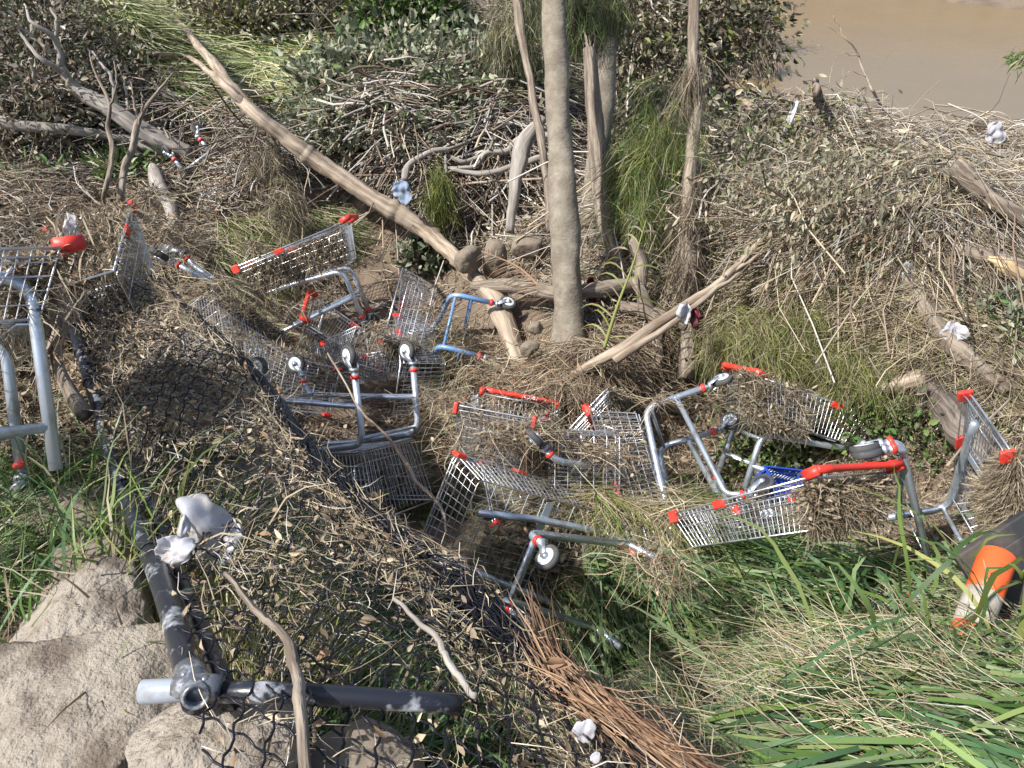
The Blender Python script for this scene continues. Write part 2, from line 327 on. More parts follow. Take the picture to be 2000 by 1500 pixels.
class Org:
    """numpy batches of ribbons, twigs and leaves; flushed as one mesh"""
    def __init__(s): s.V = []; s.Q = []; s.C = []; s.n = 0
    def _push(s, V, Q, C): s.V.append(V); s.Q.append(Q + s.n); s.C.append(C); s.n += len(V)
    def paths(s, P0, D, L, curl=.3, jit=.0, sag=0., ground=True, seg=4, rng=RNG, lift=.006, center=True):
        N = len(P0); D = D / (np.linalg.norm(D, axis=1)[:, None] + 1e-9); r = rng.normal(size=(N, 3)); r[:, 2] = r[:, 2] * .8 if not ground else -np.abs(r[:, 2]) * .25; r -= D * (r * D).sum(1)[:, None]; r /= np.linalg.norm(r, axis=1)[:, None]
        t = np.linspace(-.5 if center else 0, .5 if center else 1, seg + 1); L = np.broadcast_to(L, (N,)); cu = curl * rng.uniform(.2, 1.3, N)
        P = P0[:, None] + D[:, None] * (t[None, :, None] * L[:, None, None]) + r[:, None] * ((t ** 2)[None, :, None] * (L * cu)[:, None, None] * (2 if center else 1))
        if jit: jn = rng.normal(size=(N, seg, 3)); jn[:, 1:] = (jn[:, 1:] + jn[:, :-1]) * .6; P[:, 1:] += jn * np.array([1, 1, .6]) * (jit * L)[:, None, None]
        if sag: P[..., 2] -= sag * (t[None] ** 2) * L[:, None] * (2 if center else 1)
        if ground: P[..., 2] = np.maximum(P[..., 2], hgt(P[..., 0], P[..., 1]) + lift)
        return P
    def ribbon(s, P, W, C, taper=(.5, 1, 1, .15), rng=RNG, updir=None):
        N, K = P.shape[:2]; T = np.gradient(P, axis=1); r = rng.normal(size=(N, 1, 3))
        if updir is not None: r = np.cross(T[:, :1], np.array([0, 0, 1.0])) * updir + r * .35
        sd = np.cross(T, np.cross(T, r)); sd = sd / (np.linalg.norm(sd, axis=2)[..., None] + 1e-9)
        tp = np.interp(np.linspace(0, 1, K), np.linspace(0, 1, len(taper)), taper); W = np.broadcast_to(W, (N,))
        o = sd * (tp[None, :, None] * W[:, None, None] * .5); V = np.stack([P - o, P + o], 2).reshape(-1, 3)
        b = (np.arange(N) * K * 2)[:, None] + (np.arange(K - 1) * 2)[None]; Q = np.stack([b, b + 1, b + 3, b + 2], -1).reshape(-1, 4)
        s._push(V, Q, np.repeat(C, K * 2, 0))
    def twig(s, P, W, C, tip=.35):
        N, K = P.shape[:2]; T = np.gradient(P, axis=1); T /= np.linalg.norm(T, axis=2)[..., None] + 1e-9
        a = np.broadcast_to(np.array([.31, .22, .93]), T.shape); u = np.cross(T, a); u /= np.linalg.norm(u, axis=2)[..., None] + 1e-9; w_ = np.cross(T, u)
        R_ = np.broadcast_to(W, (N,))[:, None] * .5 * np.linspace(1, tip, K)[None]; n = 4; V = np.empty((N, K, n, 3))
        for j in range(n):
            t = j * math.pi * 2 / n; V[:, :, j] = P + R_[..., None] * (math.cos(t) * u + math.sin(t) * w_)
        b = (np.arange(N) * K * n)[:, None, None] + (np.arange(K - 1) * n)[None, :, None] + np.arange(n)[None, None]
        b2 = (np.arange(N) * K * n)[:, None, None] + (np.arange(K - 1) * n)[None, :, None] + ((np.arange(n) + 1) % n)[None, None]
        Q = np.stack([b, b2, b2 + n, b + n], -1).reshape(-1, 4); s._push(V.reshape(-1, 3), Q, np.repeat(C, K * n, 0))
    def leaf(s, P, L, W, C, D=None, up=None, fold=.25, rng=RNG, flat=.0):
        """two quads folded on the midrib, pointed at both ends"""
        N = len(P); D = rng.normal(size=(N, 3)) if D is None else D + 0.0
        nrm = rng.normal(size=(N, 3)) * (1 - flat) + (np.array([0, 0, 1.0]) if up is None else up) * flat
        D /= np.linalg.norm(D, axis=1)[:, None] + 1e-9; sd = np.cross(D, nrm); sd /= np.linalg.norm(sd, axis=1)[:, None] + 1e-9; nn = np.cross(sd, D)
        L = np.broadcast_to(L, (N,))[:, None]; W = np.broadcast_to(W, (N,))[:, None]; cv = rng.uniform(-.25, .35, (N, 1)); fo = fold * rng.uniform(.2, 1.6, (N, 1))
        a = P; m1 = P + D * L * .35 + nn * L * .12 * cv * 2; m2 = P + D * L * .7 + nn * L * .1 * cv; tip = P + D * L - nn * L * cv * .6
        l1 = m1 + sd * W * .5 + nn * W * fo; l2 = m2 + sd * W * .38 + nn * W * fo; r1 = m1 - sd * W * .5 + nn * W * fo; r2 = m2 - sd * W * .38 + nn * W * fo
        V = np.stack([a, m1, m2, tip, l1, l2, r1, r2], 1).reshape(-1, 3); b = (np.arange(N) * 8)[:, None]
        T3 = np.array([(0, 1, 4), (1, 2, 5), (1, 5, 4), (2, 3, 5), (0, 6, 1), (1, 7, 2), (1, 6, 7), (2, 7, 3)])
        tri = (b[:, :, None] + T3[None]).reshape(-1, 3)
        s.V.append(V); s.C.append(np.repeat(C, 8, 0)); s.Q.append(('t', tri + s.n)); s.n += len(V)
    def build(s, name, m, parent=None):
        V = np.concatenate(s.V); C = np.concatenate(s.C); loops = []; starts = []; cur = 0
        for q in s.Q:
            q = q[1] if isinstance(q, tuple) else q; loops.append(q.ravel()); k = q.shape[1]; starts.append(cur + np.arange(len(q)) * k); cur += q.size
        loops = np.concatenate(loops).astype(np.int32); starts = np.concatenate(starts).astype(np.int32)
        me = bpy.data.meshes.new(name); me.vertices.add(len(V))
        if parent is not None: V = V - np.array(parent.location)
        me.vertices.foreach_set('co', V.astype(np.float32).ravel())
        me.loops.add(len(loops)); me.loops.foreach_set('vertex_index', loops); me.polygons.add(len(starts)); me.polygons.foreach_set('loop_start', starts)
        me.update(calc_edges=True); a = me.color_attributes.new('Col', 'FLOAT_COLOR', 'POINT'); c = np.ones((len(V), 4), np.float32); c[:, :3] = C; a.data.foreach_set('color', c.ravel())
        return link(name, me, m, parent)
def scatter(poly, n, rng=RNG):
    a = np.array(poly, float); lo = a.min(0); hi = a.max(0); out = np.empty((0, 2))
    while len(out) < n:
        q = rng.uniform(lo, hi, (n * 2, 2)); out = np.vstack([out, q[inpoly(q[:, 0], q[:, 1], poly)]])
    return out[:n]
def heading(n, deg, spread, tilt=.1, rng=RNG):
    a = np.radians(deg + rng.normal(size=n) * spread); return np.stack([np.cos(a), np.sin(a), rng.normal(size=n) * tilt], 1)
def clump(P, sc, seed): return np.clip(fbm(P[:, 0] * sc, P[:, 1] * sc, seed) * .8 + .5, 0, 1)
ORG = {k: Org() for k in ('dry_grass', 'green_grass', 'leaf_litter', 'twigs')}
def lay(area, n, kind='straw', pal='straw', L=(.12, .4), W=(.0022, .005), deg=0, spread=60, lift=(0, .06), tilt=.12, curl=.35, jit=.0, sag=.1, key='dry_grass', org=None, rng=RNG, seed=5, thin=0.0, up0=.0):
    """spread strands or leaves over the stretch of ground the polygon covers"""
    q = scatter(area, n, rng); P, d = hit(q[:, 0], q[:, 1]); o = org or ORG[key]
    if thin:
        k = clump(P, 1.6, seed) > rng.uniform(0, 1, len(P)) * thin; P, d = P[k], d[k]
    k = hgt(P[:, 0], P[:, 1]) > .025; P, d = P[k], d[k]
    N = len(P); far = np.clip(d / 4.2, .85, 3.0); cl = clump(P, 2.2, seed + 1)
    P[:, 2] += rng.uniform(0, 1, N) ** 1.3 * (lift[0] + (lift[1] - lift[0]) * (.35 + cl)) 
    fk = inpoly(P[:, 0], P[:, 1], poly); P[fk, 2] = np.minimum(P[fk, 2], fz(P[fk, :2]) - .03)
    C = pick(pal, N, rng) * (0.85 + .3 * clump(P, 3.1, seed + 2))[:, None]
    ln = rng.uniform(*L, N) * (1 + .10 * (far - 1)); wd = rng.uniform(*W, N) * far
    D = heading(N, deg, spread, tilt, rng); D[:, 2] += up0
    if kind == 'leaf': o.leaf(P, ln, wd, C, D=D, flat=.45, rng=rng)
    elif kind == 'twig': o.twig(o.paths(P, D, ln, curl, (jit or .05) * .7, sag, seg=8, rng=rng), wd, C)
    elif kind == 'blade': o.ribbon(o.paths(P, D, ln, curl, jit, sag, seg=5, rng=rng, center=False), wd, C, taper=(.6, 1, .95, .7, .08), rng=rng, updir=1.0)
    else: o.ribbon(o.paths(P, D, ln, curl, jit, sag, seg=4, rng=rng), wd, C, rng=rng)

# ---------------------------------------------------------------- shopping trolleys
POSE={
 'I':([0.284, 0.168, 0.57, 0.351, 0.415, 0.274, 0.25, 0.18, 0.62, 0.98, 0.44, 0.5, 0.29, 0.22],[-0.761, -3.174, 0.883, -0.966, 3.624, 1.287]),
 'H':([0.223, 0.171, 0.486, 0.334, 0.389, 0.29, 0.25, 0.18, 0.62, 0.98, 0.44, 0.5, 0.29, 0.22],[-1.581, -0.459, 2.045, -0.085, 4.592, 0.634]),
 'E':([0.247, 0.19, 0.577, 0.356, 0.377, 0.28, 0.25, 0.18, 0.62, 0.886, 0.533, 0.4, 0.285, 0.225],[0.489, -0.565, -2.912, -1.313, 4.865, 0.491]),
 'P':([0.246, 0.198, 0.546, 0.35, 0.323, 0.262, 0.225, 0.18, 0.606, 0.836, 0.451, 0.5, 0.29, 0.22],[-2.749, 1.974, 1.873, 1.241, 3.108, 0.987]),
 'Q':([0.184, 0.19, 0.56, 0.354, 0.39, 0.29, 0.285, 0.185, 0.648, 0.853, 0.506, 0.409, 0.237, 0.185],[-0.512, 0.329, 0.134, 1.473, 3.23, 0.373]),
 'R':([0.25, 0.19, 0.56, 0.33, 0.39, 0.29, 0.252, 0.177, 0.67, 0.856, 0.461, 0.545, 0.3, 0.221],[-0.646, 0.793, 1.958, 1.21, 1.975, 0.765]),
 'S':([0.25, 0.171, 0.56, 0.366, 0.387, 0.29, 0.25, 0.18, 0.62, 0.795, 0.44, 0.351, 0.29, 0.207],[-0.068, -2.087, -1.241, 0.384, 2.193, 0.958]),
 'X':([0.253, -0.019, 0.56, 0.303, 0.406, 0.228, 0.25, 0.18, 0.62, 0.594, 0.44, 0.44, 0.308, 0.203],[-1.878, 0.069, -2.481, 1.425, 2.449, 1.232]),
 'A':([0.25, 0.19, 0.744, 0.291, 0.39, 0.29, 0.25, 0.18, 0.62, 0.989, 0.474, 0.5, 0.288, 0.22],[-0.138, -0.785, -2.275, -1.562, 1.415, 2.11]),
 'B':([0.25, 0.239, 0.56, 0.33, 0.438, 0.203, 0.25, 0.102, 0.579, 1.075, 0.354, 0.311, 0.295, 0.133],[2.395, 3.271, 2.055, -1.268, 2.188, 2.022]),
 'D':([0.25, 0.19, 0.56, 0.33, 0.39, 0.29, 0.25, 0.176, 0.554, 1.144, 0.354, 0.389, 0.184, 0.181],[0.949, 2.735, 2.824, -1.502, 3.517, 0.748]),
 'F':([0.25, 0.19, 0.56, 0.33, 0.39, 0.29, 0.25, 0.18, 0.62, 0.98, 0.439, 0.498, 0.229, 0.165],[-2.082, 0.745, -0.848, -1.971, 3.898, 1.057]),
 'G':([0.25, 0.19, 0.56, 0.33, 0.39, 0.29, 0.25, 0.186, 0.649, 0.908, 0.329, 0.357, 0.268, 0.219],[-0.105, 0.672, 0.07, -1.633, 4.649, 0.092]),
 'J':([0.25, 0.19, 0.56, 0.33, 0.39, 0.29, 0.262, 0.174, 0.636, 0.941, 0.439, 0.499, 0.272, 0.206],[-1.025, -1.144, 1.498, 0.008, 4.572, 0.468]),
 'K':([0.25, 0.19, 0.56, 0.33, 0.39, 0.29, 0.195, 0.18, 0.641, 0.927, 0.443, 0.504, 0.286, 0.223],[-0.566, -0.366, -1.71, -0.155, 2.988, 0.395]),
 'L':([0.25, 0.191, 0.56, 0.33, 0.406, 0.232, 0.25, 0.18, 0.62, 0.915, 0.381, 0.397, 0.293, 0.219],[-0.493, 3.552, 0.48, 0.541, 3.084, 1.245]),
 'T':([0.25, 0.19, 0.56, 0.33, 0.39, 0.29, 0.274, 0.301, 0.657, 0.887, 0.502, 0.58, 0.218, 0.053],[-1.129, 1.304, -1.847, 0.764, 2.106, 2.041]),
 'U':([0.212, 0.157, 0.56, 0.33, 0.388, 0.29, 0.25, 0.18, 0.62, 0.98, 0.44, 0.5, 0.29, 0.22],[2.167, -1.838, 1.331, -2.729, 6.832, 1.231]),
 'W':([0.25, 0.19, 0.56, 0.33, 0.39, 0.29, 0.282, 0.163, 0.663, 0.871, 0.411, 0.463, 0.269, 0.139],[-0.31, 1.018, 2.192, -1.094, 3.859, 0.295]),
 'O':([0.25, 0.19, 0.56, 0.33, 0.39, 0.29, 0.204, 0.154, 0.709, 0.758, 0.43, 0.487, 0.347, 0.207],[-0.103, -1.454, -1.313, 0.968, 3.232, 0.521]),
 'M':([0.25, 0.19, 0.56, 0.33, 0.39, 0.29, 0.25, 0.18, 0.62, 0.98, 0.441, 0.501, 0.191, 0.178],[-1.953, 0.646, -1.431, -0.405, 3.14, 0.926]),
}

def rotv(w):
    w = np.array(w); t = np.linalg.norm(w); k = w / t; X = np.array([[0, -k[2], k[1]], [k[2], 0, -k[0]], [-k[1], k[0], 0]])
    return np.eye(3) + math.sin(t) * X + (1 - math.cos(t)) * X @ X
S_ = .86
# wheel centre and collar as they lie in the place: (wheel x, y, collar x, y)
WHEELS = [(803, 685, 815, 707), (687, 708, 698, 729), (570, 720, 585, 743), (1003, 588, 985, 592), (955, 655, 935, 658), (945, 685, 925, 680), (943, 737, 922, 750), (735, 632, 732, 612), (720, 633, 715, 617), (1403, 723, 1376, 737), (1420, 811, 1397, 829), (1480, 953, 1452, 972), (1565, 935, 1550, 925), (1700, 838, 1735, 832), (1710, 895, 1742, 888), (1065, 1108, 1050, 1078), (1058, 1225, 1025, 1200), (8, 935, 40, 923), (385, 270, 382, 288), (347, 322, 358, 325), (465, 318, 459, 335), (400, 350, 405, 368), (515, 738, 528, 752)]
def caster_meshes():
    c = {}
    t = TB(); t.lathe((0, 0, .012), (0, 0, -1), [(0, .010), (.022, .010), (.022, .022), (.036, .024), (.034, .018)], 14)
    for s in (-1, 1):
        t.box((.017, s * .0195, -.052), (.024, 0, -.030), (0, .0016, 0), (.011, 0, .009)); t.lathe((.036, s * .0195, -.088), (0, s, 0), [(0, .016), (.003, .016), (.006, .009), (.010, .008)], 12)
    t.box((.002, 0, -.024), (.016, 0, 0), (0, .021, 0), (0, 0, .0018)); c['fork'] = t.mesh('fork')
    t = TB(); t.lathe((0, 0, .028), (0, 0, -1), [(0, .0175), (.003, .0225), (.016, .0235), (.019, .0185)], 18); c['collar'] = t.mesh('collar')
    r = .056; t = TB(); t.lathe((.036, -.0145, -.088), (0, 1, 0), [(0, .041), (.001, r - .006), (.006, r), (.023, r), (.028, r - .006), (.029, .041)], 30); c['tyre'] = t.mesh('tyre')
    t = TB(); t.lathe((.036, -.0165, -.088), (0, 1, 0), [(0, .012), (.001, .015), (.0015, .036), (.0035, .040), (.0295, .040), (.0315, .036), (.032, .015), (.033, .012)], 26); c['hub'] = t.mesh('hub')
    return c
CAST = caster_meshes(); CASTD = {k: v.copy() for k, v in CAST.items()}
def caster(root, pos, mtxw, axdir=(0, 0, 1), dark=False, collar=True):
    """swivel the wheel the way the nearest wheel in the place points"""
    pos = np.array(pos); A = np.array(mtxw)[:3, :3]; t = np.array(mtxw)[:3, 3]; c2 = proj((A @ pos + t)[None])[0]
    tg = min(WHEELS, key=lambda q: (q[2] - c2[0]) ** 2 + (q[3] - c2[1]) ** 2); dist = math.hypot(tg[2] - c2[0], tg[3] - c2[1]); best = None
    for k in range(36):
        a = k * math.pi / 18; l = pos + np.array([.036 * math.cos(a), .036 * math.sin(a), -.088]); e = proj((A @ l + t)[None])[0]
        d = math.hypot((tg[0] - tg[2]) - (e[0] - c2[0]), (tg[1] - tg[3]) - (e[1] - c2[1]))
        if best is None or d < best[0]: best = (d, a)
    a = best[1] if dist < 75 else random.uniform(0, 6.28)
    m = Matrix.Translation(Vector(pos)) @ Matrix.Rotation(a, 4, 'Z')
    f = link('caster', CAST['fork'], M['zinc'], root); f.matrix_local = m
    D_ = CASTD if dark else CAST
    for nm, mt in (('tyre', M['tyre']), ('hub', M['darkhub'] if dark else M['hub'])): link(nm, D_[nm], mt, f)
    if collar: link('collar', CAST['collar'], M['red'], f)
def rbox(o, a, b, c, bev=.006):
    t = TB(); t.box(o, a, b, c); return t.mesh('box', smooth=False, bevel=bev)
TROLLEYS = {}
def trolley(k, label, dims, pose, wire='wire', frame='zinc', text=False, tray=True, noframe=False, hide=(), dark=(), nohandle=False, nobump=False, extra=None):
    wr, wf, zl, zj, xf, zf, br, bf, zb, zt, xr, xff, wt, wtf = [S_ * d for d in dims]; Rm = rotv(pose[:3])
    mt = Matrix([[*Rm[i], pose[3 + i]] for i in range(3)] + [[0, 0, 0, 1]])
    root = empty('shopping_trolley', mtx=mt); setp(root, label, 'shopping trolley', 'flood wrecked shopping trolleys')
    bpy.context.view_layer.update() if False else None
    xk = -.40 * S_; z0 = .16 * S_; MW = M[wire]
    # basket ------------------------------------------------------
    RR = lambda s: np.array([-xr, s * wt, zt + .03 * S_]); RF = lambda s: np.array([xff, s * wtf, zt]); BR = lambda s: np.array([-xr + .06, s * br, zb]); BF = lambda s: np.array([xff - .07, s * bf, zb])
    t = TB(); rw = .0021; rt = .0045
    rim = fillet([RR(1), RF(1), RF(-1), RR(-1)], .04); t.tube(rim, rt, 6); t.tube(rim + [0, 0, -.022], .0030, 5); t.tube([RR(1), RR(-1)], rt, 6); t.tube(fillet([BR(1), BF(1), BF(-1), BR(-1), BR(1)], .03), .0035, 5)
    for s in (-1, 1):
        n = 27
        for i in range(n + 1):
            f = i / n; t.tube([RR(s) * (1 - f) + RF(s) * f, BR(s) * (1 - f) + BF(s) * f], rw if i % 9 else .0032, 4, False)
    for j in range(1, 5):
        f = j / 5; t.tube(fillet([RR(1) * (1 - f) + BR(1) * f, RF(1) * (1 - f) + BF(1) * f, RF(-1) * (1 - f) + BF(-1) * f, RR(-1) * (1 - f) + BR(-1) * f], .04), .0024 if j != 2 else .0034, 4, False)
    for i in range(1, 15):
        f = i / 15; g = 2 * f - 1; t.tube([RF(1) * (1 - f) + RF(-1) * f, BF(1) * (1 - f) + BF(-1) * f], rw, 4, False)
        t.tube([BR(1) * (1 - f) + BR(-1) * f, BF(1) * (1 - f) + BF(-1) * f], rw, 4, False); t.tube([RR(1) * (1 - f) + RR(-1) * f - [0, 0, .02], BR(1) * (1 - f) + BR(-1) * f], rw, 4, False)
    for j in range(1, 8):
        f = j / 8; t.tube([BR(1) * (1 - f) + BF(1) * f, BR(-1) * (1 - f) + BF(-1) * f], .0026, 4, False)
    link('basket', t.mesh('basket'), MW, root)
    # child seat: folded wire panel with a steel plate -----------------
    t = TB()
    P4 = [RR(1) * .97 + [.10, 0, -.03], RR(-1) * .97 + [.10, 0, -.03], BR(-1) * .9 + [.06, 0, .12], BR(1) * .9 + [.06, 0, .12]]
    t.tube(fillet(P4 + [P4[0]], .03), .0034, 5)
    for i in range(1, 11): f = i / 11; t.tube([P4[0] * (1 - f) + P4[1] * f, P4[3] * (1 - f) + P4[2] * f], rw, 4, False)
    for i in range(1, 4): f = i / 4; t.tube([P4[0] * (1 - f) + P4[3] * f, P4[1] * (1 - f) + P4[2] * f], rw, 4, False)
    link('child_seat', t.mesh('child_seat'), MW, root)
    # chassis --------------------------------------------------------
    if not noframe:
        t = TB(); tr = .0168
        for s in (-1, 1):
            leg = fillet([(xk, s * wr, z0), (xk + .006, s * wr * .96, zl), (.10, s * .19 * S_, zl + .035), (xff - .12, s * .14 * S_, zb - .015)], .075, 7); t.tube(leg, tr, 10)
            rail = fillet([(xk, s * wr * .98, zj), (xf - .02, s * wf, zf), (xf, s * wf, z0)], .07, 7); t.tube(rail, tr * 1.05, 10, sq=.8)
        t.tube([(xk + .02, wr * .97, zl - .03), (xk + .02, -wr * .97, zl - .03)], tr * .6, 8); t.tube([(xf - .06, wf, zf), (xf - .06, -wf, zf)], tr * .75, 8)
        link('chassis', t.mesh('chassis'), M[frame], root)
        t = TB(); t.box((-xr + .09, 0, zb - .012), (.022, 0, 0), (0, br * .98, 0), (0, 0, .0022)); t.box((.03, 0, zb - .010), (.020, 0, 0), (0, br * .9, 0), (0, 0, .0022))
        link('support_plate', t.mesh('support_plate', False), M['plate'], root)
        if tray:
            t = TB(); a, b = np.array([xk + .05, wr * .9, zj - .01]), np.array([xf - .08, wf * .95, zf - .01]); fl = np.array([1, -1, 1])
            t.tube(fillet([a, b, b * fl, a * fl], .03), .0038, 6)
            for i in (1, 2, 3): f = i / 4; t.tube([a * (1 - f) + b * f, (a * (1 - f) + b * f) * fl], .003, 5)
            link('bottle_rack', t.mesh('bottle_rack'), MW, root)
        i = 0
        for p in ((xk, wr, z0), (xk, -wr, z0), (xf, wf, z0), (xf, -wf, z0)):
            if i not in hide: caster(root, p, mt, dark=i in dark)
            i += 1
    if extra:      # a leg of the chassis that shows apart from the rest: (points in the place, casters)
        inv = np.linalg.inv(np.array(mt)); t = TB()
        for pts, (wx, wy, wd_), dk in extra:
            q = fillet([(inv @ np.r_[np.array(p), 1])[:3] for p in pts], .06, 6); t.tube(q, .0165, 10)
            zt_ = q[0] - q[1]; zt_ /= np.linalg.norm(zt_); wv_ = (inv @ np.r_[at(wx, wy, wd_), 1])[:3] - q[0]; xh = wv_ - zt_ * (wv_ @ zt_); xh /= np.linalg.norm(xh) + 1e-9
            zz = -zt_; yy = np.cross(zz, xh); m4 = Matrix([[xh[i], yy[i], zz[i], q[0][i]] for i in range(3)] + [[0, 0, 0, 1]])
            f = link('caster', CAST['fork'], M['zinc'], root); f.matrix_local = m4; D_ = CASTD if dk else CAST
            for nm, mt2 in (('tyre', M['tyre']), ('hub', M['darkhub'] if dk else M['hub']), ('collar', M['red'])): link(nm, D_[nm], mt2, f)
        link('chassis', t.mesh('chassis'), M[frame], root)
    # handle ---------------------------------------------------------
    hx, hz = -xr - .055, zt + .05; t = TB(); t.lathe((hx, -(wt - .02), hz), (0, 1, 0), [(0, .012), (.004, .0165), (.075, .0165), (.08, .0145), (2 * (wt - .02) - .08, .0145), (2 * (wt - .02) - .075, .0165), (2 * (wt - .02) - .004, .0165), (2 * (wt - .02), .012)], 16)
    for s in (-1, 1): t.box((hx + .028, s * (wt - .022), hz - .008), (.036, 0, -.006), (0, .012, 0), (.003, 0, .019))
    h = None if nohandle else link('handle', t.mesh('handle'), M['red'], root)
    if text:
        cu = bpy.data.curves.new('lettering', 'FONT'); cu.body = 'coles'; cu.size = .040; cu.extrude = .0008; cu.space_character = 1.0
        to = bpy.data.objects.new('tmp', cu); COL.objects.link(to); dg = bpy.context.evaluated_depsgraph_get(); me = bpy.data.meshes.new_from_object(to.evaluated_get(dg)); bpy.data.objects.remove(to)
        # text runs along the bar, facing up and back towards the shopper
        xa = np.array(text[0]); za = np.array(text[1]); ya = np.cross(za, xa); o = np.array([hx, text[2], hz]) + za * .0150 - ya * .010
        me.transform(Matrix([[xa[i], ya[i], za[i], o[i]] for i in range(3)] + [[0, 0, 0, 1]])); link('lettering', me, M['white'], h)
    # red bumpers ------------------------------------------------------
    for s in (() if nobump else (-1, 1)):
        d = (RR(s) - RF(s)); d /= np.linalg.norm(d); p = RF(s) + d * .016 + [0, 0, -.014]
        b = link('bumper', rbox(p, d * .026 if True else 0, (0, .010, 0), (0, 0, .028)), M['red'], root)
        p = RR(s) * .42 + RF(s) * .58 + [0, s * .004, -.012]; b = link('bumper', rbox(p, d * .036, (0, .007, 0), (.006, 0, .017), .005), M['red'], root)
    TROLLEYS[k] = (root, mt, dict(RR=RR, RF=RF, BR=BR, BF=BF))
    return root
def fill(k, label, n, face, frac=(0, 1, 0, 1), depth=(0, .06), pal=(('litter', 1),), strawn=.4, size=(.016, .042), key=None):
    """leaves and straw caught in a basket: face = 4 corner names, frac = (u0,u1,v0,v1)"""
    root, mt, K = TROLLEYS[k]; A = np.array(mt)[:3, :3]; t0 = np.array(mt)[:3, 3]
    ctr = {q: A @ sum(K[a](q) for a in K) / 4 + t0 for q in (1, -1)}; near = 1 if np.linalg.norm(ctr[1] - CAM) < np.linalg.norm(ctr[-1] - CAM) else -1
    c = [K[a[:2]]({'L': 1, 'R': -1, 'N': near, 'F': -near}[a[2]]) for a in face]
    cen = sum(K[a](s) for a in K for s in (1, -1)) / 8
    u = RNG.uniform(frac[0], frac[1], n)[:, None]; v = RNG.uniform(frac[2], frac[3], n)[:, None]
    P = (c[0] * (1 - u) + c[1] * u) * (1 - v) + (c[3] * (1 - u) + c[2] * u) * v
    nrm = cen - P; nrm /= np.linalg.norm(nrm, axis=1)[:, None]; lump = .5 + .5 * np.sin(P[:, :1] * 19 + P[:, 1:2] * 13) * np.sin(P[:, 2:] * 17 + 2)
    P = P + nrm * (RNG.uniform(depth[0], depth[1], (n, 1)) - .012) * (.5 + lump); P = P @ A.T + t0
    o = Org(); ns = int(n * strawn); o.leaf(P[ns:], RNG.uniform(*size, n - ns), RNG.uniform(size[0] * .4, size[1] * .42, n - ns), pick(list(pal), n - ns), flat=.0)
    o.ribbon(o.paths(P[:ns], RNG.normal(size=(ns, 3)), RNG.uniform(.05, .2, ns), .5, ground=False, sag=.3), RNG.uniform(.002, .0045, ns), pick([('straw', 1), ('brown', 1)], ns))
    e = o.build('leaf_litter', M['leafm']); setp(e, label, 'leaf litter', kind='stuff')

def axes_pose(fwd, up, anchor, local):
    f = np.array(fwd, float); f /= np.linalg.norm(f); u = np.array(up, float); u -= f * (u @ f); u /= np.linalg.norm(u); y = np.cross(u, f)
    Rm = np.stack([f, y, u], 1); ang = math.acos(np.clip((np.trace(Rm) - 1) / 2, -1, 1)); ax = np.array([Rm[2, 1] - Rm[1, 2], Rm[0, 2] - Rm[2, 0], Rm[1, 0] - Rm[0, 1]]); ax /= np.linalg.norm(ax)
    return [*(ax * ang), *(np.array(anchor) - Rm @ (np.array(local) * S_))]
DEF = [.25, .19, .56, .33, .39, .29, .25, .18, .62, .98, .44, .5, .29, .22]
POSE['B'] = (DEF, axes_pose((-.24, .96, -.02), (-.22, .02, .96), at(257, 397, 3.62), (.5, -.22, .98)))
POSE['H'][0][9] = .85; POSE['U'][1][5] += .07; POSE['S'][0][6:8] = [.33, .30]; POSE['S'][0][11:14] = [.60, .40, .37]; POSE['A'][0][9] = .80
